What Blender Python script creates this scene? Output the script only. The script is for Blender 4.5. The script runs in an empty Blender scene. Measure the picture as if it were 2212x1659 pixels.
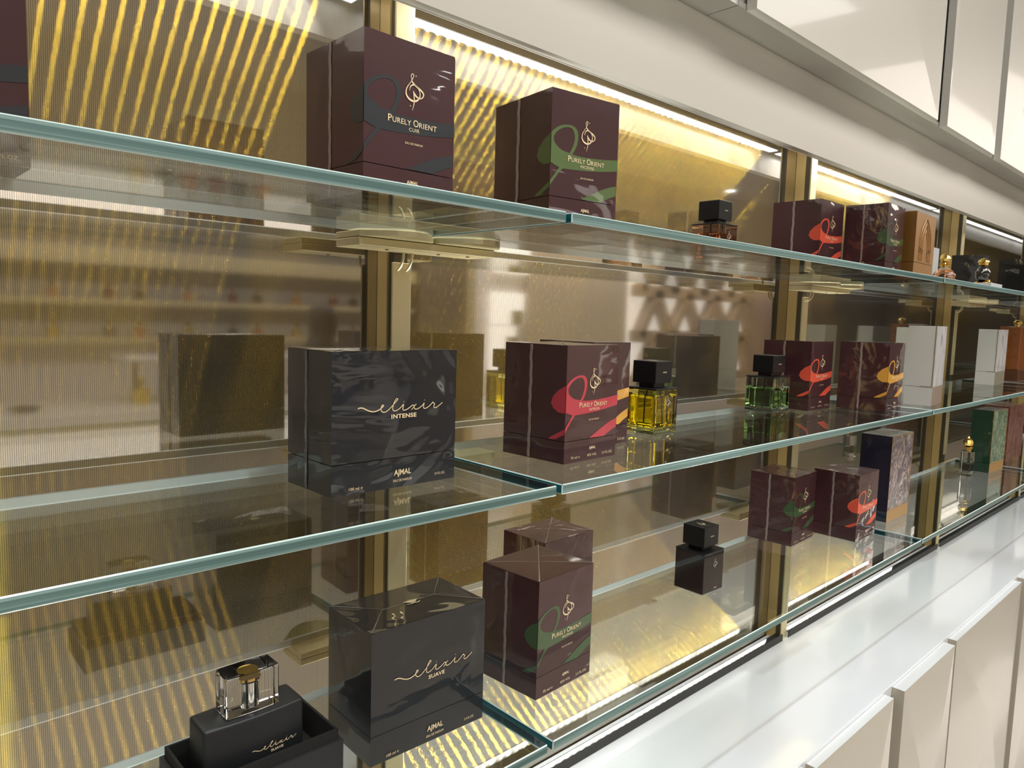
import bpy, bmesh, math, random
from mathutils import Vector, Matrix, noise as mnoise
from mathutils.geometry import tessellate_polygon
random.seed(7)
S = bpy.context.scene
COL = S.collection
R = math.radians
PI = math.pi

# ------------------------------------------------------------------ measures
CH = 1.50            # camera height
YF = 0.45            # front edge of the glass shelves
YB = 0.682           # back edge of the glass shelves
YP = 0.7124          # front face of the brass uprights
YW = 0.7475          # face of the ribbed mirror panels
GT = 0.0097          # glass thickness
ZT, ZM, ZB = CH + 0.0940, CH - 0.1552, CH - 0.4074   # tops of the three shelves
ZC = CH - 0.699      # counter top
BAY = 1.033
SEAM = [-0.547, 0.486, 1.519, 2.552, 3.585, 4.618]
YO = 1.495 - 6.0     # opposite wall
ZCEIL = CH + 1.62

# ------------------------------------------------------------------ camera
yaw, pitch, roll = R(43.127), R(5.386), R(1.666)
cyw, syw, cp, sp = math.cos(yaw), math.sin(yaw), math.cos(pitch), math.sin(pitch)
fwd = Vector((syw*cp, cyw*cp, -sp)); rgt = Vector((cyw, -syw, 0)); upv = rgt.cross(fwd)
r2 = math.cos(roll)*rgt + math.sin(roll)*upv
u2 = -math.sin(roll)*rgt + math.cos(roll)*upv
M = Matrix((r2, u2, -fwd)).transposed().to_4x4()
M.translation = Vector((0, 0, CH))
cam = bpy.data.cameras.new('camera'); camo = bpy.data.objects.new('camera', cam); COL.objects.link(camo)
camo.matrix_world = M
cam.sensor_width = 36; cam.lens = 1565/2212*36; cam.clip_start = 0.02; cam.clip_end = 100
cam.dof.use_dof = False
S.camera = camo

# ------------------------------------------------------------------ world, colour, sampling
w = bpy.data.worlds.new('world'); S.world = w; w.use_nodes = True
w.node_tree.nodes['Background'].inputs[0].default_value = (1, 0.95, 0.88, 1)
w.node_tree.nodes['Background'].inputs[1].default_value = 0.3
S.view_settings.view_transform = 'Standard'; S.view_settings.look = 'None'
S.view_settings.gamma = 1; S.view_settings.exposure = 0.0; S.view_settings.use_curve_mapping = False
cy = S.cycles
cy.max_bounces = 8; cy.diffuse_bounces = 2; cy.glossy_bounces = 3; cy.transmission_bounces = 8; cy.time_limit = 1150
cy.transparent_max_bounces = 24; cy.caustics_reflective = False; cy.caustics_refractive = False
cy.sample_clamp_indirect = 5.0; cy.use_adaptive_sampling = False; cy.use_denoising = True; cy.blur_glossy = 0.3
try: cy.denoiser = 'OPENIMAGEDENOISE'
except Exception: pass

# ------------------------------------------------------------------ lights of the shop
def area(name, loc, sx, sy, power, col, rot=(0, 0, 0)):
    l = bpy.data.lights.new(name, 'AREA'); l.shape = 'RECTANGLE'; l.size = sx; l.size_y = sy
    l.energy = power; l.color = col
    o = bpy.data.objects.new(name, l); o.location = loc; o.rotation_euler = rot; COL.objects.link(o); return o
def spot(name, loc, power, col, ang, rad, rot=(0, 0, 0), blend=0.6):
    l = bpy.data.lights.new(name, 'SPOT'); l.energy = power; l.color = col; l.spot_size = ang
    l.spot_blend = blend; l.shadow_soft_size = rad
    o = bpy.data.objects.new(name, l); o.location = loc; o.rotation_euler = rot; COL.objects.link(o); return o
# added fill panels under the ceiling, kept out of the mirror view
area('room_fill_light', (1.0, -1.15, ZCEIL-0.03), 6.0, 1.1, 105, (1, 0.96, 0.90))
area('room_fill_light', (8.5, -1.15, ZCEIL-0.03), 7.0, 1.1, 100, (1, 0.90, 0.80))
# added fill for the opposite wall, hidden behind an added drop board
area('opposite_wall_fill', (2.0, YO+0.45, ZCEIL-0.03), 7.0, 0.3, 170, (1, 0.96, 0.94))
area('opposite_wall_fill', (9.5, YO+0.45, ZCEIL-0.03), 7.0, 0.3, 110, (1, 0.90, 0.82))
DOWN = [0.35+0.75*i for i in range(0, 6)]
for x in DOWN:
    spot('ceiling_downlight', (x, -0.36, CH+1.56), 52, (0.80, 0.90, 1.0), R(38), 0.022, (R(17), 0, 0), 0.5)

# ------------------------------------------------------------------ material helpers
def newmat(name):
    m = bpy.data.materials.new(name); m.use_nodes = True
    nt = m.node_tree; nt.nodes.clear()
    out = nt.nodes.new('ShaderNodeOutputMaterial')
    return m, nt, out
def N(nt, t, **k):
    n = nt.nodes.new(t)
    for a, b in k.items():
        if a.startswith('i_'): n.inputs[a[2:].replace('_', ' ')].default_value = b
        else: setattr(n, a, b)
    return n
def L(nt, a, b): nt.links.new(a, b)
def c4(c): return (c[0], c[1], c[2], 1)
def srgb(r, g, b):
    f = lambda v: ((v/255)/12.92 if v/255 <= .04045 else ((v/255+.055)/1.055)**2.4)
    return (f(r), f(g), f(b))
def math_(nt, op, a, b=None, c=None):
    n = nt.nodes.new('ShaderNodeMath'); n.operation = op
    for i, v in enumerate((a, b, c)):
        if v is None: continue
        if hasattr(v, 'is_linked') or hasattr(v, 'links'): L(nt, v, n.inputs[i])
        else: n.inputs[i].default_value = v
    return n.outputs[0]
def plain(name, col, rough=0.5, metal=0.0, coat=0.0, coat_rough=0.05, spec=0.5, bump=0.0, bscale=60, var=0.0, emis=None, es=1):
    m, nt, out = newmat(name)
    p = N(nt, 'ShaderNodeBsdfPrincipled')
    p.inputs['Base Color'].default_value = c4(col); p.inputs['Roughness'].default_value = rough
    p.inputs['Metallic'].default_value = metal; p.inputs['Specular IOR Level'].default_value = spec
    p.inputs['Coat Weight'].default_value = coat; p.inputs['Coat Roughness'].default_value = coat_rough
    if emis: p.inputs['Emission Color'].default_value = c4(emis); p.inputs['Emission Strength'].default_value = es
    if bump or var:
        tc = N(nt, 'ShaderNodeTexCoord'); nz = N(nt, 'ShaderNodeTexNoise'); nz.inputs['Scale'].default_value = bscale
        nz.inputs['Detail'].default_value = 4
        L(nt, tc.outputs['Object'], nz.inputs['Vector'])
        if bump:
            b = N(nt, 'ShaderNodeBump'); b.inputs['Strength'].default_value = bump; b.inputs['Distance'].default_value = 0.001
            L(nt, nz.outputs['Fac'], b.inputs['Height']); L(nt, b.outputs['Normal'], p.inputs['Normal'])
        if var:
            mx = N(nt, 'ShaderNodeMix', data_type='RGBA', blend_type='MULTIPLY')
            mx.inputs[0].default_value = var; mx.inputs[6].default_value = c4(col)
            L(nt, nz.outputs['Color'], mx.inputs[7])
            hs = N(nt, 'ShaderNodeHueSaturation'); hs.inputs['Saturation'].default_value = 0; hs.inputs['Value'].default_value = 1.8
            L(nt, nz.outputs['Color'], hs.inputs['Color']); L(nt, hs.outputs[0], mx.inputs[7])
            L(nt, mx.outputs[2], p.inputs['Base Color'])
    L(nt, p.outputs[0], out.inputs[0]); return m

def film_mat(name, col, wrinkle=0.5, rough=0.45, seed=0.0, coat=1.0, streak=14, warm=None):
    """printed card under crinkled clear film: matt print below, wrinkled clear coat above"""
    m, nt, out = newmat(name)
    p = N(nt, 'ShaderNodeBsdfPrincipled')
    p.inputs['Base Color'].default_value = c4(col); p.inputs['Roughness'].default_value = rough
    p.inputs['Specular IOR Level'].default_value = 0.3
    p.inputs['Coat Weight'].default_value = coat; p.inputs['Coat Roughness'].default_value = 0.03; p.inputs['Coat IOR'].default_value = 1.65
    tc = N(nt, 'ShaderNodeTexCoord')
    mp = N(nt, 'ShaderNodeMapping'); mp.inputs['Location'].default_value = (seed, seed*1.7, seed*0.6)
    L(nt, tc.outputs['Object'], mp.inputs['Vector'])
    # broad swells of the film
    n1 = N(nt, 'ShaderNodeTexNoise'); n1.inputs['Scale'].default_value = streak; n1.inputs['Detail'].default_value = 2
    n1.inputs['Distortion'].default_value = 0.8; L(nt, mp.outputs[0], n1.inputs['Vector'])
    # pulled creases: noise stretched along a diagonal
    mp2 = N(nt, 'ShaderNodeMapping'); mp2.inputs['Rotation'].default_value = (0, R(38), 0); mp2.inputs['Scale'].default_value = (7, 7, 34)
    L(nt, mp.outputs[0], mp2.inputs['Vector'])
    n2 = N(nt, 'ShaderNodeTexNoise'); n2.inputs['Scale'].default_value = 1.0; n2.inputs['Detail'].default_value = 2; n2.inputs['Distortion'].default_value = 0.6
    L(nt, mp2.outputs[0], n2.inputs['Vector'])
    h = math_(nt, 'MULTIPLY_ADD', n2.outputs['Fac'], 0.22, n1.outputs['Fac'])
    b = N(nt, 'ShaderNodeBump'); b.inputs['Strength'].default_value = wrinkle; b.inputs['Distance'].default_value = 0.006
    L(nt, h, b.inputs['Height']); L(nt, b.outputs['Normal'], p.inputs['Coat Normal'])
    L(nt, p.outputs[0], out.inputs[0]); return m

ANISO = 0.93
# --- ribbed bronze mirror panel: woven gold thread behind clear glass
def panel_mat():
    m, nt, out = newmat('ribbed_bronze_mirror')
    geo = N(nt, 'ShaderNodeNewGeometry'); sx = N(nt, 'ShaderNodeSeparateXYZ'); L(nt, geo.outputs['Position'], sx.inputs[0])
    ph = math_(nt, 'MULTIPLY', sx.outputs[0], 2*PI/0.00162)
    si = math_(nt, 'SINE', ph)
    rib = math_(nt, 'MULTIPLY_ADD', si, 0.5, 0.5)
    rib = math_(nt, 'POWER', rib, 0.8)
    dim = math_(nt, 'MULTIPLY_ADD', rib, 0.62, 0.62)       # 0.62 .. 1.24
    def tint(c):
        mx = N(nt, 'ShaderNodeVectorMath', operation='SCALE'); mx.inputs[0].default_value = c
        L(nt, dim, mx.inputs['Scale']); return mx.outputs[0]
    # woven thread: strongly anisotropic along x, slightly uneven
    nz = N(nt, 'ShaderNodeTexNoise'); nz.inputs['Scale'].default_value = 90; nz.inputs['Detail'].default_value = 3
    L(nt, geo.outputs['Position'], nz.inputs['Vector'])
    tz = math_(nt, 'MULTIPLY_ADD', nz.outputs['Fac'], 0.008, -0.004)
    cx = N(nt, 'ShaderNodeCombineXYZ'); cx.inputs[0].default_value = 1; L(nt, tz, cx.inputs[2])
    an = N(nt, 'ShaderNodeBsdfAnisotropic', distribution='GGX')
    an.inputs['Roughness'].default_value = 0.20; an.inputs['Anisotropy'].default_value = ANISO
    L(nt, cx.outputs[0], an.inputs['Tangent'])
    L(nt, tint((1.0, 0.62, 0.05)), an.inputs['Color'])
    df = N(nt, 'ShaderNodeBsdfDiffuse'); L(nt, tint((0.060, 0.057, 0.052)), df.inputs['Color'])
    mx = N(nt, 'ShaderNodeMixShader'); mx.inputs[0].default_value = 0.18
    L(nt, df.outputs[0], mx.inputs[1]); L(nt, an.outputs[0], mx.inputs[2])
    gl = N(nt, 'ShaderNodeBsdfAnisotropic', distribution='GGX'); gl.inputs['Roughness'].default_value = 0.045
    L(nt, tint((0.80, 0.785, 0.75)), gl.inputs['Color'])
    fr = N(nt, 'ShaderNodeFresnel'); fr.inputs[0].default_value = 1.5
    fa = math_(nt, 'MULTIPLY_ADD', fr.outputs[0], 0.7, 0.40)
    m2 = N(nt, 'ShaderNodeMixShader'); L(nt, fa, m2.inputs[0])
    L(nt, mx.outputs[0], m2.inputs[1]); L(nt, gl.outputs[0], m2.inputs[2])
    L(nt, m2.outputs[0], out.inputs[0]); return m


def glass_face():
    m, nt, out = newmat('clear_glass_face')
    tr = N(nt, 'ShaderNodeBsdfTransparent'); tr.inputs[0].default_value = (0.93, 0.955, 0.94, 1)
    gl = N(nt, 'ShaderNodeBsdfAnisotropic', distribution='GGX'); gl.inputs['Roughness'].default_value = 0.0; gl.inputs['Color'].default_value = (0.95, 0.97, 0.96, 1)
    fr = N(nt, 'ShaderNodeFresnel')
    ge = N(nt, 'ShaderNodeNewGeometry')   # same air-to-glass reflectance met from either side of the pane
    L(nt, math_(nt, 'MULTIPLY_ADD', ge.outputs['Backfacing'], 1/1.55-1.55, 1.55), fr.inputs[0])
    mx = N(nt, 'ShaderNodeMixShader'); L(nt, fr.outputs[0], mx.inputs[0]); L(nt, tr.outputs[0], mx.inputs[1]); L(nt, gl.outputs[0], mx.inputs[2])
    L(nt, mx.outputs[0], out.inputs[0]); return m
def glass_edge(name, ca, cb, sc=(1.5, 40, 300), rough=0.12, trans=0.35):
    m, nt, out = newmat(name)
    tc = N(nt, 'ShaderNodeTexCoord'); mp = N(nt, 'ShaderNodeMapping'); mp.inputs['Scale'].default_value = sc; mp.inputs['Rotation'].default_value = (0, R(1.5), 0)
    L(nt, tc.outputs['Object'], mp.inputs['Vector'])
    nz = N(nt, 'ShaderNodeTexNoise'); nz.inputs['Scale'].default_value = 1; nz.inputs['Detail'].default_value = 2; nz.inputs['Distortion'].default_value = 0.5
    L(nt, mp.outputs[0], nz.inputs['Vector'])
    cr = N(nt, 'ShaderNodeValToRGB'); cr.color_ramp.elements[0].position = 0.38; cr.color_ramp.elements[1].position = 0.66
    cr.color_ramp.elements[0].color = c4(ca); cr.color_ramp.elements[1].color = c4(cb)  # pale and dark streaks stand for refracted light, put into the edge colour
    L(nt, nz.outputs['Fac'], cr.inputs[0])
    df = N(nt, 'ShaderNodeBsdfDiffuse'); L(nt, cr.outputs[0], df.inputs[0])
    tl = N(nt, 'ShaderNodeBsdfTranslucent'); L(nt, cr.outputs[0], tl.inputs[0])
    a = N(nt, 'ShaderNodeMixShader'); a.inputs[0].default_value = trans; L(nt, df.outputs[0], a.inputs[1]); L(nt, tl.outputs[0], a.inputs[2])
    gl = N(nt, 'ShaderNodeBsdfAnisotropic', distribution='GGX'); gl.inputs['Roughness'].default_value = rough
    fr = N(nt, 'ShaderNodeFresnel'); ge = N(nt, 'ShaderNodeNewGeometry')
    L(nt, math_(nt, 'MULTIPLY_ADD', ge.outputs['Backfacing'], 1/1.45-1.45, 1.45), fr.inputs[0])
    b = N(nt, 'ShaderNodeMixShader'); L(nt, fr.outputs[0], b.inputs[0]); L(nt, a.outputs[0], b.inputs[1]); L(nt, gl.outputs[0], b.inputs[2])
    L(nt, b.outputs[0], out.inputs[0]); return m
def glass_solid(name, col, rough=0.0, ior=1.5, dens=0.0):
    m, nt, out = newmat(name)
    p = N(nt, 'ShaderNodeBsdfPrincipled'); p.inputs['Base Color'].default_value = c4(col); p.inputs['Roughness'].default_value = rough
    p.inputs['Transmission Weight'].default_value = 1; p.inputs['IOR'].default_value = ior
    L(nt, p.outputs[0], out.inputs[0]); return m
def painted_reflection_mat(name, ca, cb, cc, scale=22, seed=0):  # swirled tones imitate reflections in the film, put into the base colour
    m, nt, out = newmat(name)
    p = N(nt, 'ShaderNodeBsdfPrincipled'); p.inputs['Roughness'].default_value = 0.4
    p.inputs['Coat Weight'].default_value = 1; p.inputs['Coat Roughness'].default_value = 0.05
    tc = N(nt, 'ShaderNodeTexCoord'); mp = N(nt, 'ShaderNodeMapping'); mp.inputs['Location'].default_value = (seed, seed, seed)
    mp.inputs['Scale'].default_value = (1.6, 1, 1); mp.inputs['Rotation'].default_value = (0, R(25), 0)
    L(nt, tc.outputs['Object'], mp.inputs['Vector'])
    nz = N(nt, 'ShaderNodeTexNoise'); nz.inputs['Scale'].default_value = scale; nz.inputs['Detail'].default_value = 3; nz.inputs['Distortion'].default_value = 3.5
    L(nt, mp.outputs[0], nz.inputs['Vector'])
    cr = N(nt, 'ShaderNodeValToRGB'); e = cr.color_ramp.elements
    e[0].position = 0.36; e[0].color = c4(ca); e[1].position = 0.62; e[1].color = c4(cc)
    k = e.new(0.5); k.color = c4(cb)
    L(nt, nz.outputs['Fac'], cr.inputs[0]); L(nt, cr.outputs[0], p.inputs['Base Color'])
    b = N(nt, 'ShaderNodeBump'); b.inputs['Strength'].default_value = 0.4; b.inputs['Distance'].default_value = 0.003
    L(nt, nz.outputs['Fac'], b.inputs['Height']); L(nt, b.outputs['Normal'], p.inputs['Coat Normal'])
    L(nt, p.outputs[0], out.inputs[0]); return m

MT = {}
MT['panel'] = panel_mat()
MT['glass'] = glass_face()
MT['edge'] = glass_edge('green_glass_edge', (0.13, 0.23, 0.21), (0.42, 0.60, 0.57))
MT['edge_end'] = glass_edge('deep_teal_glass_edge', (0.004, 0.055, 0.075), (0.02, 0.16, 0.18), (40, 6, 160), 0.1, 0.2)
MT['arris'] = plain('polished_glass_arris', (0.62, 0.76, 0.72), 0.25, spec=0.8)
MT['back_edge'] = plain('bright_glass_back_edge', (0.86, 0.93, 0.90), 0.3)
MT['brass'] = plain('satin_champagne_brass', (0.74, 0.63, 0.36), 0.42, metal=0.55, bump=0.15, bscale=900)
MT['brass_bar'] = plain('amber_brass_bar', (0.78, 0.56, 0.22), 0.4, metal=0.4)
MT['brass_dark'] = plain('dark_channel_metal', (0.10, 0.085, 0.05), 0.5, metal=0.5)
MT['gold'] = plain('polished_gold', (0.95, 0.66, 0.20), 0.14, metal=1.0)
MT['foil'] = plain('gold_foil_print', (0.93, 0.74, 0.46), 0.45, metal=0.15, spec=0.4)
MT['silverprint'] = plain('pale_foil_print', (0.62, 0.55, 0.48), 0.5)
MT['led'] = plain('led_diffuser', (1, 1, 1), 0.5, emis=(0.93, 0.96, 1.0), es=3.5)
MT['led_base'] = plain('led_profile_aluminium', (0.38, 0.37, 0.36), 0.4, metal=0.6)
MT['foot'] = plain('dark_foot_profile', (0.03, 0.028, 0.026), 0.6)
MT['cream'] = plain('cream_lacquer', (0.80, 0.765, 0.70), 0.35, coat=0.2, coat_rough=0.15)
MT['greige'] = plain('soffit_shade_lacquer', (0.42, 0.395, 0.35), 0.3, coat=0.4, coat_rough=0.12)  # soffit shade put into the lacquer colour, darker than the cream fascia
MT['gloss'] = plain('high_gloss_cream_lacquer', (0.74, 0.71, 0.65), 0.35, coat=0.35, coat_rough=0.06)
MT['gloss_beige'] = plain('high_gloss_beige_lacquer', (0.60, 0.545, 0.44), 0.3, coat=1.0, coat_rough=0.03)
MT['white_top'] = plain('satin_white_edge', (0.80, 0.81, 0.80), 0.4)
MT['counter'] = plain('white_solid_surface', (0.87, 0.89, 0.91), 0.22, coat=0.5, coat_rough=0.08)
MT['wallpaint'] = plain('plain_wall_paint', (0.62, 0.59, 0.54), 0.7)
MT['ceil'] = plain('ceiling_paint', (0.34, 0.32, 0.29), 0.8)

# ------------------------------------------------------------------ geometry helpers
def tag(o, label=None, cat=None, group=None, kind=None):
    if label: o['label'] = label
    if cat: o['category'] = cat
    if group: o['group'] = group
    if kind: o['kind'] = kind
    return o
def link(name, me, mats, parent=None, loc=(0, 0, 0), rot=(0, 0, 0)):
    if not isinstance(mats, (list, tuple)): mats = [mats]
    if len(me.materials) == 0:
        for m in mats: me.materials.append(m)
    o = bpy.data.objects.new(name, me); COL.objects.link(o)
    o.location = loc; o.rotation_euler = rot
    if parent: o.parent = parent
    return o
def empty(name, loc=(0, 0, 0), rz=0.0):
    o = bpy.data.objects.new(name, None); COL.objects.link(o); o.location = loc; o.rotation_euler = (0, 0, rz)
    o.empty_display_size = 0.02; return o
class MB:
    def __init__(s): s.v = []; s.f = []; s.m = []
    def box(s, x0, y0, z0, x1, y1, z1, mi=0):
        b = len(s.v)
        s.v += [(x0, y0, z0), (x1, y0, z0), (x1, y1, z0), (x0, y1, z0), (x0, y0, z1), (x1, y0, z1), (x1, y1, z1), (x0, y1, z1)]
        for f in ((0, 3, 2, 1), (4, 5, 6, 7), (0, 1, 5, 4), (1, 2, 6, 5), (2, 3, 7, 6), (3, 0, 4, 7)):
            s.f.append(tuple(b+i for i in f)); s.m.append(mi)
        return s
    def poly(s, pts, mi=0):
        b = len(s.v); s.v += [tuple(p) for p in pts]; s.f.append(tuple(range(b, b+len(pts)))); s.m.append(mi); return s
    def prism(s, pts2, a0, a1, axis='z', mi=0):
        """extrude a polygon. axis z: pts are (x,y); axis y: pts are (x,z); axis x: pts are (y,z)"""
        def P(p, a):
            return (p[0], p[1], a) if axis == 'z' else ((p[0], a, p[1]) if axis == 'y' else (a, p[0], p[1]))
        b = len(s.v); n = len(pts2)
        s.v += [P(p, a0) for p in pts2] + [P(p, a1) for p in pts2]
        s.f.append(tuple(b+i for i in range(n))); s.m.append(mi)
        s.f.append(tuple(b+n+i for i in range(n))[::-1]); s.m.append(mi)
        for i in range(n):
            j = (i+1) % n; s.f.append((b+i, b+n+i, b+n+j, b+j)); s.m.append(mi)
        return s
    def lathe(s, prof, c=(0, 0, 0), n=32, mi=0, sx=1, sy=1, close=True):
        b = len(s.v); k = len(prof)
        for (r, z) in prof:
            for i in range(n):
                a = 2*PI*i/n; s.v.append((c[0]+r*sx*math.cos(a), c[1]+r*sy*math.sin(a), c[2]+z))
        for j in range(k-1):
            for i in range(n):
                i2 = (i+1) % n; s.f.append((b+j*n+i, b+j*n+i2, b+(j+1)*n+i2, b+(j+1)*n+i)); s.m.append(mi)
        if close:
            s.f.append(tuple(b+i for i in range(n))[::-1]); s.m.append(mi)
            s.f.append(tuple(b+(k-1)*n+i for i in range(n))); s.m.append(mi)
        return s
    def tube(s, pts, r, n=8, mi=0):
        b = len(s.v); P = [Vector(p) for p in pts]; rr = r if isinstance(r, (list, tuple)) else [r]*len(P)
        up = Vector((0, 0, 1))
        for i, p in enumerate(P):
            d = (P[min(i+1, len(P)-1)]-P[max(i-1, 0)]).normalized()
            a = d.cross(up)
            if a.length < 1e-3: a = d.cross(Vector((0, 1, 0)))
            a.normalize(); c = d.cross(a)
            for k in range(n):
                t = 2*PI*k/n; q = p+(a*math.cos(t)+c*math.sin(t))*rr[i]; s.v.append(tuple(q))
        for i in range(len(P)-1):
            for k in range(n):
                k2 = (k+1) % n; s.f.append((b+i*n+k, b+i*n+k2, b+(i+1)*n+k2, b+(i+1)*n+k)); s.m.append(mi)
        s.f.append(tuple(b+k for k in range(n))[::-1]); s.m.append(mi)
        s.f.append(tuple(b+(len(P)-1)*n+k for k in range(n))); s.m.append(mi)
        return s
    def mesh(s, name, smooth=False, bevel=0.0, seg=2, fix=True):
        me = bpy.data.meshes.new(name); me.from_pydata(s.v, [], s.f)
        for p, mi in zip(me.polygons, s.m): p.material_index = mi
        bm = bmesh.new(); bm.from_mesh(me)
        if fix: bmesh.ops.recalc_face_normals(bm, faces=bm.faces)
        if bevel:
            es = [e for e in bm.edges if len(e.link_faces) == 2 and e.calc_face_angle(0) > 0.5]
            bmesh.ops.bevel(bm, geom=es, offset=bevel, segments=seg, affect='EDGES', profile=0.5)
        bm.to_mesh(me); bm.free()
        if smooth:
            for p in me.polygons: p.use_smooth = True
            try: me.set_sharp_from_angle(angle=R(40))
            except Exception: pass
        return me
    def build(s, name, mats, parent=None, loc=(0, 0, 0), rot=(0, 0, 0), **k):
        return link(name, s.mesh(name, **k), mats, parent, loc, rot)

def smooth_path(pts, k=6):
    out = []
    P = [Vector(p) for p in pts]; n = len(P)
    for i in range(n-1):
        a, b, c, d = P[max(i-1, 0)], P[i], P[i+1], P[min(i+2, n-1)]
        for j in range(k):
            t = j/k
            out.append(0.5*((2*b)+(-a+c)*t+(2*a-5*b+4*c-d)*t*t+(-a+3*b-3*c+d)*t*t*t))
    out.append(P[-1]); return out
def ribbon2d(mb, pts, wid, T, mi=0, k=6):
    """flat ribbon of changing width along a smoothed 2D path; T maps (x,y) to 3D"""
    P = smooth_path([(p[0], p[1], 0) for p in pts], k); n = len(P)
    W = [wid]*n if not isinstance(wid, (list, tuple)) else [wid[min(int(i/(n-1)*(len(wid)-1)), len(wid)-2)]*(1-((i/(n-1)*(len(wid)-1)) % 1 if i < n-1 else 1)) + wid[min(int(i/(n-1)*(len(wid)-1))+1, len(wid)-1)]*((i/(n-1)*(len(wid)-1)) % 1 if i < n-1 else 1) for i in range(n)]
    b = len(mb.v)
    for i, p in enumerate(P):
        d = (P[min(i+1, n-1)]-P[max(i-1, 0)]); d = d.normalized() if d.length > 1e-9 else Vector((1, 0, 0))
        nn = Vector((-d.y, d.x, 0))*W[i]/2
        mb.v.append(T(p.x+nn.x, p.y+nn.y)); mb.v.append(T(p.x-nn.x, p.y-nn.y))
    for i in range(n-1):
        mb.f.append((b+2*i, b+2*i+1, b+2*i+3, b+2*i+2)); mb.m.append(mi)
_tc = {}
def text_data(txt, bold=0.0, spacing=1.0, xs=1.0):
    key = (txt, bold, spacing, xs)
    if key in _tc: return _tc[key]
    cu = bpy.data.curves.new('t', 'FONT'); cu.body = txt; cu.align_x = 'LEFT'; cu.size = 1; cu.offset = bold
    cu.space_character = spacing; cu.resolution_u = 3
    o = bpy.data.objects.new('t', cu); COL.objects.link(o)
    bpy.context.view_layer.update()
    me = bpy.data.meshes.new_from_object(o.evaluated_get(bpy.context.evaluated_depsgraph_get()))
    vs = [(v.co.x*xs, v.co.y) for v in me.vertices]; fs = [tuple(p.vertices) for p in me.polygons]
    bpy.data.objects.remove(o); bpy.data.meshes.remove(me)
    x0 = min(v[0] for v in vs); x1 = max(v[0] for v in vs)
    _tc[key] = (vs, fs, x0, x1); return _tc[key]
CAPH = 0.70
def put_text(mb, txt, cxm, z, cap, T, mi=0, width=None, bold=0.0, spacing=1.0, align='C'):
    """text with cap height cap; T maps (x,z) to 3D; width squeezes it to fit"""
    vs, fs, x0, x1 = text_data(txt, bold, spacing)
    s = cap/CAPH; wd = (x1-x0)*s; fx = 1.0
    if width: fx = width/wd; wd = width
    ox = cxm-wd/2 if align == 'C' else (cxm if align == 'L' else cxm-wd)
    b = len(mb.v)
    mb.v += [T(ox+(v[0]-x0)*s*fx, z+v[1]*s) for v in vs]
    for f in fs: mb.f.append(tuple(b+i for i in f)); mb.m.append(mi)
    return wd

# ------------------------------------------------------------------ the setting
X0, X1 = -4.0, 17.0
MB().box(X0, YO-0.3, -0.05, X1, YW+0.35, 0).build('floor', plain('pale_polished_floor', (0.55, 0.51, 0.45), 0.2, coat=0.4))['kind'] = 'structure'
MB().box(X0, YO-0.3, ZCEIL, X1, YW+0.35, ZCEIL+0.05).build('ceiling', MT['ceil'])['kind'] = 'structure'
MB().box(X0, YW+0.012, 0, X1, YW+0.10, ZCEIL).build('wall_back', MT['wallpaint'])['kind'] = 'structure'
MB().box(X0, YO-0.28, 0, X1, YO-0.2, ZCEIL).build('wall_front', plain('pale_lilac_wall', (0.80, 0.77, 0.75), 0.6))['kind'] = 'structure'
MB().box(X0-0.05, YO-0.3, 0, X0, YW+0.35, ZCEIL).build('wall_left', MT['wallpaint'])['kind'] = 'structure'
MB().box(X1, YO-0.3, 0, X1+0.05, YW+0.35, ZCEIL).build('wall_right', plain('dark_end_wall', (0.10, 0.075, 0.06), 0.5))['kind'] = 'structure'

MB().box(X0, YO+0.75, ZCEIL-0.78, X1, YO+0.80, ZCEIL-0.001).build('lamp_screen', MT['ceil'])['kind'] = 'structure'  # added drop board, hides the wall fill and darkens the mirrored upper wall
# mirror panels, one per bay
WHERE = ['left of the first brass upright', 'between the first and second brass uprights', 'between the second and third brass uprights', 'right of the third brass upright', 'far right beyond the fourth upright']
for i in range(4):
    o = MB().box(SEAM[i]+0.004, YW, ZC-0.004, SEAM[i+1]-0.004, YW+0.008, CH+0.52).build('mirror_panel', MT['panel'])
    tag(o, 'bronze ribbed mirror panel behind the glass shelves, '+WHERE[i], 'mirror panel', 'mirror panels of the shelf wall')
o = MB().box(SEAM[4]+0.004, YW, ZC-0.004, SEAM[4]+3*BAY, YW+0.008, CH+0.52).build('mirror_panel', MT['panel'])
tag(o, 'bronze ribbed mirror panel behind the glass shelves, '+WHERE[4], 'mirror panel', 'mirror panels of the shelf wall')

# brass uprights
GAPS = [(z-GT-0.0268, z-GT+0.0205) for z in (ZB, ZM, ZT)]
ORD = ['zeroth', 'first', 'second', 'third', 'fourth', 'fifth']
for i in range(1, 6):
    xc = SEAM[i]+0.0007; hw = 0.01285
    r = empty('shelf_upright', (xc, YP, ZC))
    tag(r, ORD[i]+' flat brass upright from the left, between two mirror panels', 'shelf upright', 'brass uprights of the shelf wall')
    zs = [ZC-0.002]+[g for p in GAPS for g in p]+[CH+0.42]
    m = MB()
    for k in range(0, len(zs), 2): m.box(-hw, 0, zs[k]-ZC, hw, 0.0030, zs[k+1]-ZC)
    m.build('upright_cover', MT['brass'], r, bevel=0.0005)
    m = MB().box(-hw*0.9, 0.0140, -0.001, hw*0.9, YW-YP-0.0005, CH+0.42-ZC)
    m.build('brass_back_bar', MT['brass_bar'], r)
    m = MB().box(-hw*0.72, 0.0031, -0.001, hw*0.72, 0.0139, CH+0.42-ZC)
    m.build('slotted_channel', MT['brass_dark'], r)

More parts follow.
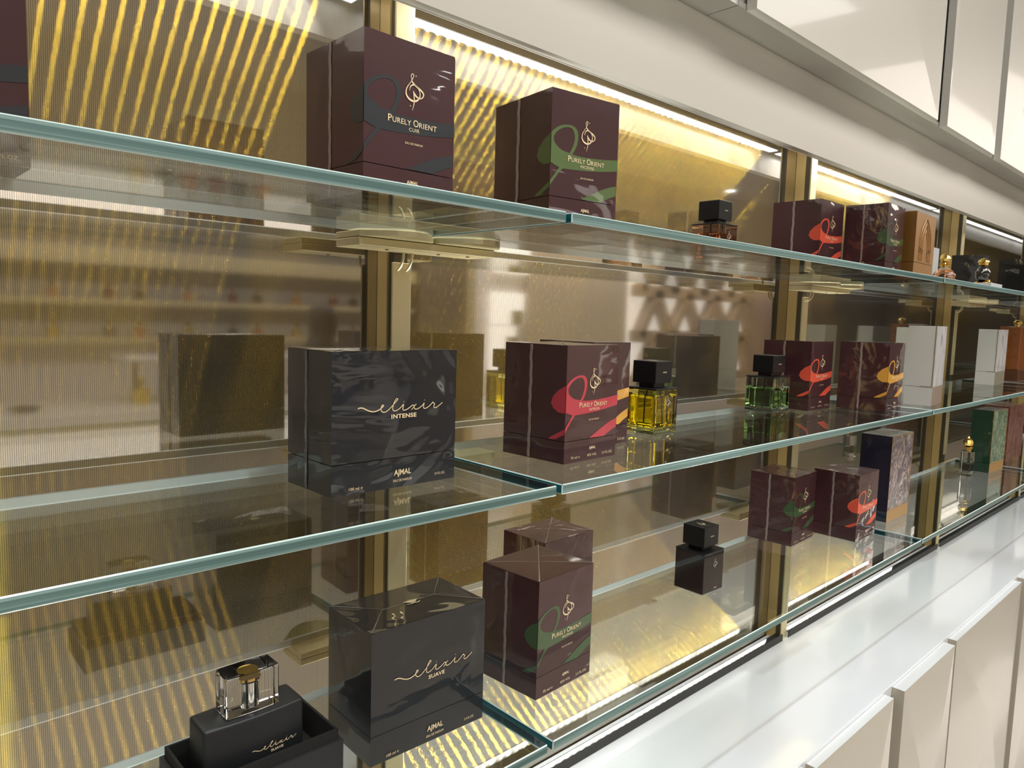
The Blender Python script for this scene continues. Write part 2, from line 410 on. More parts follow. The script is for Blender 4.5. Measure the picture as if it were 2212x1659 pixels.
# brackets under the shelf joints
def bracket(xc, z, lab):
    r = empty('shelf_bracket', (xc, YP, z-GT-0.0005))
    tag(r, lab, 'bracket', 'brass brackets under the shelf joints')
    def plate(x0, x1, ya, yb, side):
        n = 10; front = []
        for i in range(n+1):
            t = i/n; x = x0+(x1-x0)*t
            bulge = 0.035*math.sin(PI*t)
            front.append((x, ya-bulge))
        return front+[(x1, yb), (x0, yb)]
    MB().prism(plate(-0.088, 0.006, -0.052, -0.004, 0), -0.0065, 0).build('left_plate', MT['brass'], r, bevel=0.0006)
    MB().prism(plate(0.008, 0.098, -0.060, -0.004, 1), -0.0065, 0).build('right_plate', MT['brass'], r, bevel=0.0006)
    MB().box(-0.088, -0.052, -0.0155, 0.098, -0.004, -0.0070).build('cradle', MT['brass'], r, bevel=0.001)
    for s in (-0.006, 0.006):
        pts = [(s, -0.012, -0.008), (s, -0.012, -0.018), (s, -0.010, -0.026), (s, -0.002, -0.034), (s, 0.010, -0.036), (s, 0.020, -0.034)]
        MB().tube(smooth_path(pts, 3), 0.0018, 6).build('hook', MT['brass'], r, smooth=True)
    for (sx_, sy_) in ((-0.04, -0.03), (0.03, -0.03), (0.07, -0.035)):
        MB().lathe([(0.0022, 0), (0.0022, 0.0008)], (sx_, sy_, -0.0163), 12).build('screw', MT['brass_dark'], r)
for i in range(1, 6):
    for z, nm in ((ZT, 'top'), (ZM, 'middle'), (ZB, 'bottom')):
        bracket(SEAM[i], z, 'brass bracket under the %s glass shelf at the %s upright' % (nm, ORD[i]))

# glass shelves
def glass_shelf(x0, x1, z, lab, dy=0.0):
    o = 0.0009; yf, yb, zt, zb = YF+dy, YB, 0, -GT
    r = empty('glass_shelf', ((x0+x1)/2, (YF+YB)/2, z)); cxx = (x0+x1)/2; cyy = (YF+YB)/2
    a, b = x0-cxx, x1-cxx; f, k = yf-cyy, yb-cyy
    m = MB()
    m.poly([(a+o, f+o, zt), (b-o, f+o, zt), (b-o, k-o, zt), (a+o, k-o, zt)], 0)
    m.poly([(a+o, f+o, zb), (a+o, k-o, zb), (b-o, k-o, zb), (b-o, f+o, zb)], 0)
    m.poly([(a+o, f, zb+o), (b-o, f, zb+o), (b-o, f, zt-o), (a+o, f, zt-o)], 1)
    m.poly([(a, k-o, zb+o), (a, f+o, zb+o), (a, f+o, zt-o), (a, k-o, zt-o)], 2)
    m.poly([(b, f+o, zb+o), (b, k-o, zb+o), (b, k-o, zt-o), (b, f+o, zt-o)], 2)
    m.poly([(b-o, k, zb+o), (a+o, k, zb+o), (a+o, k, zt-o), (b-o, k, zt-o)], 4)
    # arrises
    m.poly([(a+o, f, zt-o), (b-o, f, zt-o), (b-o, f+o, zt), (a+o, f+o, zt)], 3)
    m.poly([(a+o, f+o, zb), (b-o, f+o, zb), (b-o, f, zb+o), (a+o, f, zb+o)], 3)
    m.poly([(a, f+o, zt-o), (a+o, f+o, zt), (a+o, k-o, zt), (a, k-o, zt-o)], 3)
    m.poly([(a+o, f+o, zb), (a, f+o, zb+o), (a, k-o, zb+o), (a+o, k-o, zb)], 3)
    m.poly([(b-o, f+o, zt), (b, f+o, zt-o), (b, k-o, zt-o), (b-o, k-o, zt)], 3)
    m.poly([(b, f+o, zb+o), (b-o, f+o, zb), (b-o, k-o, zb), (b, k-o, zb+o)], 3)
    m.poly([(b-o, k, zt-o), (a+o, k, zt-o), (a+o, k-o, zt), (b-o, k-o, zt)], 4)
    m.poly([(a+o, k, zb+o), (b-o, k, zb+o), (b-o, k-o, zb), (a+o, k-o, zb)], 4)
    for (xx, s1) in ((a, 1), (b, -1)):
        for (yy, s2) in ((f, 1), (k, -1)):
            m.poly([(xx, yy+s2*o, zb+o), (xx+s1*o, yy, zb+o), (xx+s1*o, yy, zt-o), (xx, yy+s2*o, zt-o)], 3)
    # merge into a single object: the slab is one pane
    me = m.mesh('glass_shelf')
    bpy.data.objects.remove(r)
    s = link('glass_shelf', me, [MT['glass'], MT['edge'], MT['edge_end'], MT['arris'], MT['back_edge']], None, (cxx, cyy, z))
    tag(s, lab, 'glass shelf', 'clear glass shelves')
    return s
BN = ['leftmost pane, running out of the frame', 'second pane from the left', 'third pane from the left', 'fourth pane from the left', 'last pane at the far right']
for z, nm in ((ZT, 'top'), (ZM, 'middle'), (ZB, 'bottom')):
    for i in range(5):
        x0 = SEAM[i]+0.0035; x1 = SEAM[i+1]-0.0035
        glass_shelf(x0, x1, z, 'clear glass shelf with green edge, %s row, %s' % (nm, BN[i]), 0.0)

# LED strips behind the fascia lip and along the foot of the panels
NL = 0
LEDP = 0.0175
LED_TOP, LED_FOOT = 0.062, 0.095
def led_strip(i):
    global NL
    xa, xb = SEAM[i]+0.045, SEAM[i+1]-0.045
    r = empty('led_strip', ((xa+xb)/2, YW-0.053, CH+0.372))
    tag(r, 'white led strip behind the fascia, '+WHERE[i], 'led strip', 'led strips over the mirror panels')
    h = (SEAM[i+1]-SEAM[i])/2-0.012
    MB().box(-h, -0.012, 0, h, 0.012, 0.009).build('profile', MT['led_base'], r)
    MB().box(-h, -0.0095, -0.0015, h, 0.0095, 0).build('diffuser', MT['led'], r)
for i in range(5): led_strip(i)
def foot_strip(i):
    r = empty('foot_led_strip', ((SEAM[i]+SEAM[i+1])/2, YW-0.030, ZC))
    tag(r, 'grey led profile along the counter back, '+WHERE[i], 'led strip', 'led profiles along the counter')
    h = (SEAM[i+1]-SEAM[i])/2-0.014
    MB().box(-h, -0.0105, 0, h, -0.0085, 0.0150).build('profile', MT['foot'], r)
    MB().box(-h, 0.0050, 0, h, 0.0065, 0.0120).build('shield_lip', MT['foot'], r)
for i in range(5): foot_strip(i)
def chip(x, y, z, e, up):
    l = bpy.data.lights.new('led_chip_light', 'AREA'); l.shape = 'RECTANGLE'; l.size = 0.0058; l.size_y = 0.005 if up else 0.014
    l.energy = e; l.color = (1.0, 0.97, 0.92)
    o = bpy.data.objects.new('led_chip_light', l); COL.objects.link(o)
    l.spread = R(120)
    o.location = (x, y, z); o.rotation_euler = (0, R(180-28) if up else R(28), 0)
for i in range(0, 3):
    x = SEAM[i]+0.062
    while x < SEAM[i+1]-0.060:
        if -0.02 < x < 2.2:
            chip(x, YW-0.053, CH+0.3695, LED_TOP, False); chip(x, YW-0.0315, ZC+0.002, LED_FOOT, True)
            NL += 2
        x += LEDP

# fascia and soffit above, overhead cabinets
YL, ZL = 0.657, CH+0.3265
m = MB()
m.prism([(YL, ZL), (YL+0.017, ZL), (YL+0.017, CH+0.385), (YW-0.001, CH+0.385), (YW-0.001, CH+0.46), (YL-0.012, CH+0.46), (YL-0.006, CH+0.42)], X0, X1, 'x')
o = m.build('trim_1', MT['cream']); tag(o, 'long cream lacquered fascia over the mirror panels', 'fascia', kind='structure')
xs = [-1.6, -0.3, 0.985, 2.2, 3.4, 4.6, 6.0]
for i in range(len(xs)-1):
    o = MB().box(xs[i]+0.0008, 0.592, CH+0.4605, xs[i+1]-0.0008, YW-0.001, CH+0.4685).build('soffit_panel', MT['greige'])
    tag(o, 'soffit board with shade in its colour, under the overhead cabinets, number %s from the left' % ['one', 'two', 'three', 'four', 'five', 'six'][i], 'soffit', 'shade-coloured soffit boards')
# overhead cabinets with faceted gloss doors
def overhead(x0, x1, lab, dy, facet):
    r = empty('overhead_cabinet', ((x0+x1)/2, 0.60, CH+0.47)); cx_ = (x0+x1)/2
    tag(r, lab, 'cabinet', 'overhead cabinets')
    MB().box(x0-cx_+0.004, -0.001, 0.0, x1-cx_-0.004, YW-0.605, 0.62).build('body', MT['white_top'], r)
    a, b = x0-cx_+0.002, x1-cx_-0.002; yf = -0.0255+dy; z0, z1 = -0.012, 0.625
    m = MB(); v = [(a, yf, z0), (b, yf, z0), (b, yf, z1), (a, yf, z1)]
    c = (a+(b-a)*facet[0], yf-facet[2], z0+(z1-z0)*facet[1])
    for k in range(4): m.poly([v[k], v[(k+1) % 4], c])
    w_ = [(p[0], -0.009, p[2]) for p in v]
    for k in range(4): m.poly([v[(k+1) % 4], v[k], w_[k], w_[(k+1) % 4]])
    m.poly(w_[::-1])
    m.build('door', MT['gloss'], r)
overhead(-0.2, 0.925, 'overhead cabinet with gloss cream door, cropped by the top edge of the picture', 0.003, (0.5, 0.6, 0.012))
overhead(1.005, 1.808, 'widest overhead cabinet, gloss cream door catching a ceiling light', 0, (0.25, 0.8, 0.012))
overhead(1.868, 2.255, 'overhead cabinet with pale flat door right of the widest one', 0, (0.1, 0.9, 0.002))
overhead(2.31, 3.05, 'overhead cabinet with creased pale door at the top right corner', 0, (0.35, 0.45, 0.018))
overhead(3.11, 4.0, 'overhead cabinet beyond the picture, far right', 0.003, (0.5, 0.3, 0.01))

# counter and base cabinets
o = MB().box(-2.0, 0.473, ZC-0.025, 8.0, YW-0.002, ZC-0.0005).build('countertop', MT['counter'], bevel=0.0012)
tag(o, 'long white countertop below the glass shelves', 'countertop')
o = MB().box(-2.0, 0.50, 0.0, 8.0, YW-0.004, ZC-0.026).build('counter_carcass', plain('counter_carcass_board', (0.62, 0.60, 0.56), 0.5))
tag(o, 'pale carcass behind the gloss doors, under the countertop', 'cabinet carcass')
dx = [(-0.62, 0.40), (0.42, 0.745), (0.775, 1.10), (1.118, 1.451), (1.490, 1.800), (1.835, 2.42), (2.45, 2.78), (2.81, 3.4), (3.43, 3.8)]
dl = ['far left of the counter, outside the picture', 'left of the counter, below the picture', 'third from the left below the frame edge', 'leftmost one visible under the white counter', 'middle one of the three visible, slightly proud', 'rightmost large one with a diagonal crease', 'at the far right past the frame', 'beyond the right of the frame', 'last at the far right of the counter']
for i, (a, b) in enumerate(dx):
    pr = 0.006 if i % 2 == 0 else 0.0
    r = empty('base_cabinet', ((a+b)/2, 0.4725, 0.08)); c = (a+b)/2
    tag(r, 'gloss beige base cabinet front, '+dl[i], 'cabinet', 'base cabinet fronts')
    h = ZC-0.0075-0.08+(0.002 if pr else 0); yf = -0.0165-pr; A, B = a-c, b-c
    m = MB(); v = [(A, yf, 0), (B, yf, 0), (B, yf, h), (A, yf, h)]
    mid = (A+(B-A)*0.62, yf-0.006, h*0.55)
    for k in range(4): m.poly([v[k], v[(k+1) % 4], mid], 0)
    w_ = [(p[0], 0.0, p[2]) for p in v]
    for k in range(4): m.poly([v[(k+1) % 4], v[k], w_[k], w_[(k+1) % 4]], 1 if k == 2 else 0)
    m.poly(w_[::-1])
    m.build('door', [MT['gloss_beige'], MT['white_top']], r)
    MB().box(A+0.01, 0.001, -0.075, B-0.01, 0.026, h-0.03).build('carcass_side', MT['white_top'], r)

#@@OBJECTS@@
# ------------------------------------------------------------------ perfume cartons
MAROON = srgb(66, 32, 35); MAROON_D = srgb(70, 36, 42)
MT['maroon'] = film_mat('maroon_card_under_film', MAROON, 0.4, seed=0.3, streak=9)
MT['maroon2'] = film_mat('maroon_card_under_creased_film', MAROON, 0.6, seed=2.1, streak=16)
MT['black_card'] = film_mat('black_card_under_film', (0.012, 0.013, 0.016), 0.7, seed=5.2, streak=11)
MT['black_card2'] = film_mat('black_card_under_loose_film', (0.011, 0.012, 0.016), 0.5, seed=9.4, streak=9)
MT['seam'] = plain('film_seam', (0.30, 0.22, 0.19), 0.2, coat=1.0, bump=1.0, bscale=700)
MT['seam_dark'] = plain('film_seam_on_black', (0.07, 0.07, 0.07), 0.2, coat=1.0, bump=1.0, bscale=700)
MT['fold'] = plain('film_fold', (0.36, 0.30, 0.28), 0.25, coat=1.0)
MT['fold_dark'] = plain('film_fold_on_black', (0.17, 0.165, 0.16), 0.25, coat=1.0)
def ribbon_mat(nm, c): MT[nm] = film_mat(nm+'_ribbon_print', c, 0.4, seed=0.3, streak=9)
ribbon_mat('black', srgb(44, 47, 51)); ribbon_mat('green', srgb(92, 112, 64)); ribbon_mat('red', srgb(196, 60, 74))
ribbon_mat('coral', srgb(240, 92, 66)); ribbon_mat('amber', srgb(236, 172, 72)); ribbon_mat('orange', srgb(214, 128, 56)); ribbon_mat('dull_green', srgb(62, 88, 52))

def film_X(m, w, d, h, insetx):
    """raised folds of the film on the lid top"""
    z = h+0.0004
    a, b = insetx*w, (1-insetx)*w; c = d/2
    def bar(p, q, t=0.0007):
        p = Vector(p); q = Vector(q); dd = (q-p).normalized(); n = Vector((-dd.y, dd.x))*t
        m.poly([(p.x+n.x, p.y+n.y, z), (p.x-n.x, p.y-n.y, z), (q.x-n.x*0.4, q.y-n.y*0.4, z+0.0005), (q.x+n.x*0.4, q.y+n.y*0.4, z+0.0005)])
    for p in ((0.001, 0.001), (0.001, d-0.001)): bar(p, (a, c))
    for p in ((w-0.001, 0.001), (w-0.001, d-0.001)): bar(p, (b, c))
    if b-a > 0.003: bar((a, c), (b, c))
def top_facets(m, w, d, z, insetx, mi=0, rise=0.0006):
    """very slightly pillowed top so each film triangle catches light its own way"""
    a, b = insetx*w, (1-insetx)*w; c = d/2; e = 0.0003
    A, B, C, D = (e, e, z), (w-e, e, z), (w-e, d-e, z), (e, d-e, z); P, Q = (a, c, z+rise), (b, c, z+rise)
    m.poly([A, B, Q, P], mi); m.poly([B, C, Q], mi); m.poly([C, D, P, Q], mi); m.poly([D, A, P], mi)

def pillow_box(m, w, d, z0, z1, mi=0, bulge=0.0):
    """box whose front and left skins are finely divided and gently bowed, like film over card"""
    n = 10
    def fx(u, v): return math.sin(PI*u)*math.sin(PI*v)*bulge
    def grid(F):
        b = len(m.v)
        for i in range(n+1):
            for j in range(n+1): m.v.append(F(i/n, j/n))
        for i in range(n):
            for j in range(n):
                m.f.append((b+i*(n+1)+j, b+(i+1)*(n+1)+j, b+(i+1)*(n+1)+j+1, b+i*(n+1)+j+1)); m.m.append(mi)
    H = z1-z0
    grid(lambda u, v: (u*w, -fx(u, v), z0+v*H))
    grid(lambda u, v: (w+fx(u, v), u*d, z0+v*H))
    grid(lambda u, v: ((1-u)*w, d+fx(u, v), z0+v*H))
    grid(lambda u, v: (-fx(u, v), (1-u)*d, z0+v*H))
    m.poly([(0, 0, z0), (0, d, z0), (w, d, z0), (w, 0, z0)], mi)
    m.poly([(0, 0, z1), (w, 0, z1), (w, d, z1), (0, d, z1)], mi)

PW, PD, PH = 0.0905, 0.0905, 0.1275
# ribbon outline on the front in face units (u to the right, v up)
def uvp(x, y):
    u = (x-840)/800; return (u, 1-(y-(95+225*u))/(1605-130*u))
LOOP_OUT = [uvp(*p) for p in [(840, 630), (870, 598), (905, 570), (945, 552), (985, 545), (1030, 545), (1075, 557), (1110, 580), (1135, 620), (1147, 670), (1146, 730), (1135, 790), (1112, 850), (1085, 903)]]
BAND_TOP = [uvp(*p) for p in [(1150, 921), (1220, 937), (1300, 949), (1400, 962), (1500, 970), (1570, 974), (1640, 977)]]
BAND_BOT = [uvp(*p) for p in [(1640, 1110), (1560, 1112), (1450, 1111), (1300, 1106), (1180, 1094), (1080, 1084), (980, 1070)]]
TAIL = [uvp(*p) for p in [(930, 1130), (885, 1200), (840, 1270)]]
TAIL2 = [uvp(*p) for p in [(840, 1210), (880, 1148), (938, 1056)]]
LOBE_BOT = [uvp(*p) for p in [(905, 1038), (870, 1016), (840, 994)]]
LOOP_IN = [uvp(*p) for p in [(866, 700), (872, 672), (890, 640), (918, 610), (950, 590), (985, 578), (1020, 575), (1052, 582), (1078, 600), (1097, 640), (1107, 690), (1104, 745), (1088, 805), (1068, 852), (1050, 885), (1000, 866), (960, 845), (925, 815), (893, 778), (873, 740)]]
LOW = [uvp(*p) for p in [(1630, 1287), (1560, 1297), (1500, 1312), (1430, 1336), (1350, 1372), (1270, 1408), (1205, 1441), (1440, 1481), (1500, 1450), (1560, 1425), (1630, 1404)]]
SIDE = [(0, 0.666), (-0.045, 0.62), (-0.075, 0.565), (-0.085, 0.51), (-0.07, 0.465), (-0.04, 0.435), (0, 0.432)]
SIDE2 = [(0, 0.30), (0, 0.255), (-0.05, 0.205), (-0.095, 0.195), (-0.085, 0.215)]
def tess(loops):
    vs = [Vector((p[0], p[1], 0)) for l in loops for p in l]
    return [(v.x, v.y) for v in vs], tessellate_polygon([[Vector((p[0], p[1], 0)) for p in l] for l in loops])
def front_T(w, h, off=-0.0005): return lambda x, z: (x, off, z)
_rib = {}
def ribbon_mesh():
    if 'r' in _rib: return _rib['r']
    m = MB()
    for loops in ([LOOP_OUT+BAND_TOP+BAND_BOT+TAIL+TAIL2+LOBE_BOT, LOOP_IN], [LOW]):
        vs, fs = tess(loops); b = len(m.v)
        m.v += [(v[0]*PW, -0.0004, max(v[1], 0.193)*PH) for v in vs]
        for f in fs: m.f.append(tuple(b+i for i in f)); m.m.append(0)
    for loop in (SIDE, SIDE2):
        vs, fs = tess([loop]); b = len(m.v)
        m.v += [(-0.0004, -v[0]*2.6*PD, max(v[1], 0.193)*PH) for v in vs]
        for f in fs: m.f.append(tuple(b+i for i in f)); m.m.append(0)
    _rib['r'] = m; return m
def orient_logo(m, cxm, cz, sc, T):
    """flame-shaped calligraphic emblem with two diamonds; sc = overall height"""
    def q(x, y): return ((x-1380)*0.084/28*sc*0.92, (-(y-0.27*(x-1380))+905)*0.068/30*sc)
    def st(pts, wd): ribbon2d(m, [(cxm+q(*p)[0], cz+q(*p)[1]) for p in pts], [a*sc for a in wd], T, k=5)
    st([(1345, 762), (1333, 730), (1336, 698), (1352, 686), (1364, 700), (1352, 738), (1340, 765), (1362, 800), (1400, 838), (1440, 870), (1474, 905), (1487, 935), (1478, 965), (1450, 980), (1420, 974)], [0.010, 0.022, 0.018, 0.024, 0.045, 0.052, 0.045, 0.028, 0.035])
    st([(1342, 766), (1312, 805), (1284, 850), (1274, 900), (1286, 945), (1318, 985), (1362, 1008), (1405, 1004), (1436, 972), (1444, 930), (1434, 885), (1408, 845), (1372, 818), (1342, 820), (1322, 845), (1318, 880)], [0.012, 0.022, 0.034, 0.050, 0.058, 0.050, 0.036, 0.028, 0.034, 0.040, 0.026, 0.012])
    st([(1360, 886), (1370, 940), (1375, 1000), (1368, 1060), (1352, 1120)], [0.022, 0.034, 0.034, 0.022, 0.006])
    st([(1360, 884), (1378, 925), (1402, 958), (1426, 972)], [0.012, 0.045, 0.050, 0.030])
    for (x, y) in ((1392, 712), (1328, 1063)):
        p = q(x, y); r = 0.017*sc
        m.poly([T(cxm+p[0], cz+p[1]-r*1.3), T(cxm+p[0]+r, cz+p[1]), T(cxm+p[0], cz+p[1]+r*1.3), T(cxm+p[0]-r, cz+p[1])])
def orient_box(loc, rz, dims, colour, word, lab, film='maroon', fold=True, grp='maroon perfume cartons', z=0.0):
    x, y = loc
    r = empty('perfume_carton', (x, y, z), R(rz)); r.scale = (dims[0]/PW, dims[1]/PD, dims[2]/PH)
    tag(r, lab, 'perfume box', grp)
    zs = 0.19*PH
    m = MB(); pillow_box(m, PW, PD, 0, zs-0.0004); m.build('carton_base', MT[film], r, fix=False)
    m = MB(); pillow_box(m, PW, PD, zs+0.0002, PH, bulge=0.00025)
    top_facets(m, PW, PD, PH+0.0002, 0.5); m.build('lid', MT[film], r, fix=False)
    rm = ribbon_mesh(); k = MB(); k.v, k.f, k.m = list(rm.v), list(rm.f), list(rm.m)
    k.build('ribbon_print', MT[colour], r, fix=False)
    T = front_T(PW, PH, -0.0008)
    m = MB(); orient_logo(m, 0.53*PW, 0.69*PH, 0.030, T); m.build('emblem', MT['foil'], r, fix=False)
    m = MB()
    p0 = 0.245*PW; zl = 0.472*PH
    a = put_text(m, 'P', p0, zl, 0.0056, T, width=0.0036, align='L', bold=0.006)
    b_ = put_text(m, 'URELY', p0+a+0.0007, zl, 0.0043, T, width=0.0182, align='L', spacing=1.05, bold=0.004)
    c = p0+a+b_+0.0030
    a2 = put_text(m, 'O', c, zl, 0.0056, T, width=0.0052, align='L', bold=0.004)
    put_text(m, 'RIENT', c+a2+0.0007, zl, 0.0043, T, width=0.0182, align='L', spacing=1.05, bold=0.004)
    put_text(m, word, 0.53*PW, 0.437*PH, 0.0029, T, width=0.0026*len(word), spacing=1.1)
    put_text(m, 'EAU DE PARFUM', 0.53*PW, 0.352*PH, 0.0018, T, width=0.0175, spacing=1.05)
    put_text(m, 'AJMAL', 0.52*PW, 0.098*PH, 0.0030, T, width=0.0118, bold=0.02)
    put_text(m, '75 ml \u212e', 0.20*PW, 0.034*PH, 0.0028, T, width=0.0155)
    put_text(m, '85% VOL', 0.52*PW, 0.036*PH, 0.0028, T, width=0.0165)
    put_text(m, '2.5 FL.OZ.', 0.82*PW, 0.036*PH, 0.0028, T, width=0.0190)
    m.build('lettering', MT['foil'], r, fix=False)
    # seam of the film down the left side
    m = MB(); n = 26; b = 0; y0 = PD*0.56
    for i in range(n+1):
        zz = 0.001+(PH-0.0015)*i/n; wv = 0.0004*math.sin(i*1.7)+0.0003*math.sin(i*0.6)
        for yy, xx in ((y0-0.0022+wv, -0.0005), (y0-0.0008+wv, -0.0011-0.0003*math.sin(i*2.3)), (y0+0.0020+wv, -0.0005)): m.v.append((xx, yy, zz))
    for i in range(n):
        for k2 in range(2): m.f.append((3*i+k2, 3*i+k2+1, 3*i+k2+4, 3*i+k2+3)); m.m.append(0)
    m.build('film_seam', MT['seam'], r, smooth=True)
    if fold:
        m = MB(); film_X(m, PW, PD, PH+0.0003, 0.5); m.build('film_fold', MT['fold'], r, fix=False)
    return r
A_ = orient_box
A_((0.3107, 0.5110), 1.1, (0.0915, 0.0908, 0.1265), 'black', 'CUIR', 'maroon perfume box with black ribbon, lettered CUIR, at the first upright on the top shelf', z=ZT)
A_((0.0165, 0.6200), 0.5, (0.0905, 0.0905, 0.1265), 'black', 'CUIR', 'maroon perfume box with black ribbon cut off by the left edge, top shelf', z=ZT)
A_((0.5156, 0.5053), -6.7, (0.0899, 0.0947, 0.1265), 'green', 'INCENSE', 'maroon perfume box with bright green ribbon, lettered INCENSE, on the top shelf', z=ZT)
A_((0.6320, 0.6040), -3.0, (0.0930, 0.0700, 0.1240), 'orange', 'SANDAL', 'maroon perfume box with orange ribbon half hidden behind its green ribboned neighbour', z=ZT)
A_((1.2836, 0.5845), 0.6, (0.0956, 0.0900, 0.1275), 'coral', 'ROSE', 'maroon perfume box with coral ribbon on the top shelf, right of the brown bottle', film='maroon2', z=ZT)
A_((1.3930, 0.5120), 1.8, (0.0896, 0.0747, 0.1275), 'dull_green', 'INCENSE', 'maroon perfume box with faint green ribbon on the top shelf, left of the tan box', film='maroon2', z=ZT)
A_((0.5575, 0.5119), 2.1, (0.0893, 0.0917, 0.1257), 'red', 'SAFFRON', 'maroon perfume box with red ribbon, lettered SAFFRON, on the middle shelf', z=ZM)
A_((0.6580, 0.5620), 0, (0.0700, 0.0905, 0.1262), 'amber', 'AMBER', 'maroon perfume box with yellow ribbon mostly hidden behind the saffron box', z=ZM)
A_((1.2730, 0.5800), 2.5, (0.1000, 0.0891, 0.1245), 'coral', 'ROSE', 'maroon perfume box with coral ribbon on the middle shelf, behind the green bottle', z=ZM)
A_((1.3947, 0.4918), 4.6, (0.1000, 0.0863, 0.1252), 'amber', 'AMBER', 'maroon perfume box with amber ribbon on the middle shelf, left of the white boxes', film='maroon2', z=ZM)
A_((0.5293, 0.5141), 3.2, (0.0930, 0.0849, 0.1295), 'dull_green', 'INCENSE', 'maroon perfume box with muted green ribbon, front one of a pair on the bottom shelf', z=ZB)
A_((0.6300, 0.6040), 1.2, (0.0926, 0.0740, 0.1285), 'dull_green', 'INCENSE', 'maroon perfume box with folded film top, rear one of a pair on the bottom shelf', film='maroon2', z=ZB)
A_((1.2668, 0.5910), 3.0, (0.0980, 0.0850, 0.1280), 'dull_green', 'INCENSE', 'maroon perfume box with dark green ribbon on the bottom shelf, right of the dark bottle', film='maroon2', z=ZB)
A_((1.3939, 0.5270), 0.3, (0.0954, 0.0856, 0.1273), 'coral', 'ROSE', 'maroon perfume box with coral ribbon on the bottom shelf, before the navy box', film='maroon2', z=ZB)

# black cartons with a handwritten title
EW, ED, EH = 0.1313, 0.0765, 0.1225
SCRIPT = [(165, 335), (200, 325), (240, 330), (290, 352), (345, 370), (400, 368), (450, 348), (490, 318), (512, 297), (505, 285), (488, 295), (478, 325), (482, 358), (510, 378), (550, 370), (590, 340), (640, 290), (690, 235), (712, 208), (700, 198), (680, 215), (655, 265), (642, 320), (648, 352), (675, 360), (715, 345), (760, 310), (795, 272), (792, 300), (785, 330), (800, 350), (830, 345), (880, 318), (925, 285), (945, 283), (950, 303), (958, 328), (985, 335), (1030, 318), (1080, 280), (1102, 250), (1098, 275), (1092, 305), (1105, 325), (1140, 318), (1185, 288), (1225, 250), (1238, 238), (1250, 254), (1265, 262), (1252, 290), (1258, 311), (1285, 312), (1330, 285), (1365, 258), (1387, 240)]
SCRIPT_X = [(985, 265), (960, 290), (935, 320), (912, 342)]
def script(m, cxm, z, width, T, thick=0.00075):
    s = width/1222
    def q(p): return (cxm+(p[0]-776)*s, z+((378-(p[0]-500)*0.079)-p[1])*s*0.92)
    ribbon2d(m, [q(p) for p in SCRIPT], [thick*1.3, thick*1.2, thick, thick, thick*1.1, thick, thick, thick*0.9], T, k=5)
    ribbon2d(m, [q(p) for p in SCRIPT_X], thick*0.9, T, k=4)
    for px, py in ((800, 238), (1108, 212)):
        p = q((px, py)); r = thick*0.5
        m.poly([T(p[0]+r*math.cos(a*PI/3), p[1]+r*math.sin(a*PI/3)) for a in range(6)])
def black_box(loc, rz, dims, word, lab, z, film, fold):
    r = empty('perfume_carton', (loc[0], loc[1], z), R(rz)); r.scale = (dims[0]/EW, dims[1]/ED, dims[2]/EH)
    tag(r, lab, 'perfume box')
    zs = 0.222*EH
    m = MB(); pillow_box(m, EW, ED, 0, zs-0.0004); m.build('carton_base', MT[film], r, fix=False)
    m = MB(); pillow_box(m, EW, ED, zs+0.0002, EH, bulge=0.0005); top_facets(m, EW, ED, EH+0.0002, 0.27)
    m.build('lid', MT[film], r, fix=False)
    T = front_T(EW, EH, -0.0011); m = MB()
    script(m, 0.528*EW, 0.565*EH, 0.69*EW, T)
    put_text(m, word, 0.545*EW, 0.513*EH, 0.0036, T, width=0.0040*len(word)-0.001, bold=0.03, spacing=1.08)
    put_text(m, 'AJMAL', 0.54*EW, 0.092*EH, 0.0050, T, width=0.0185, bold=0.02)
    put_text(m, 'EAU DE PARFUM', 0.54*EW, 0.043*EH, 0.0023, T, width=0.0200)
    put_text(m, '100 ml \u212e', 0.175*EW, 0.032*EH, 0.0026, T, width=0.0135)
    put_text(m, '3.4 FL.OZ.', 0.86*EW, 0.050*EH, 0.0022, T, width=0.0120)
    m.build('lettering', MT['foil'], r, fix=False)
    m = MB(); y0 = ED*0.55; n = 26
    for i in range(n+1):
        zz = 0.001+(EH-0.0015)*i/n; wv = 0.0004*math.sin(i*1.3)
        for yy, xx in ((y0-0.0022+wv, -0.0006), (y0-0.0008+wv, -0.0013), (y0+0.0020+wv, -0.0006)): m.v.append((xx, yy, zz))
    for i in range(n):
        for k2 in range(2): m.f.append((3*i+k2, 3*i+k2+1, 3*i+k2+4, 3*i+k2+3)); m.m.append(0)
    if not fold: m.build('film_seam', MT['seam_dark'], r, smooth=True)
    m = MB(); film_X(m, EW, ED, EH+0.0004, 0.27); m.build('film_fold', MT['fold_dark'], r, fix=False)
    if fold:
        m = MB(); T2 = lambda a, b: (EW*0.52+a, ED*0.5+b, EH+0.0014)
        for k in range(-4, 5):
            ribbon2d(m, [(k*0.0004, -0.0045), (k*0.0011, -0.001), (k*0.0020, 0.0035-abs(k)*0.0004)], [0.0007, 0.0012, 0.0005], T2, k=3)
        ribbon2d(m, [(-0.008, -0.004), (-0.004, -0.0058), (0, -0.0050), (0.004, -0.0058), (0.008, -0.004)], [0.0006, 0.0012, 0.0012, 0.0006], T2, k=3)
        m.build('crest', MT['foil'], r, fix=False)
    return r
black_box((0.2951, 0.5304), 0.9, (0.1313, 0.0757, 0.1216), 'INTENSE', 'black perfume box lettered INTENSE in crinkled film on the middle shelf', ZM, 'black_card', False)
black_box((0.3345, 0.5285), -1.0, (0.1304, 0.0782, 0.1240), 'SUAVE', 'black perfume box lettered SUAVE, standing beside the opened tester on the bottom shelf', ZB, 'black_card2', True)

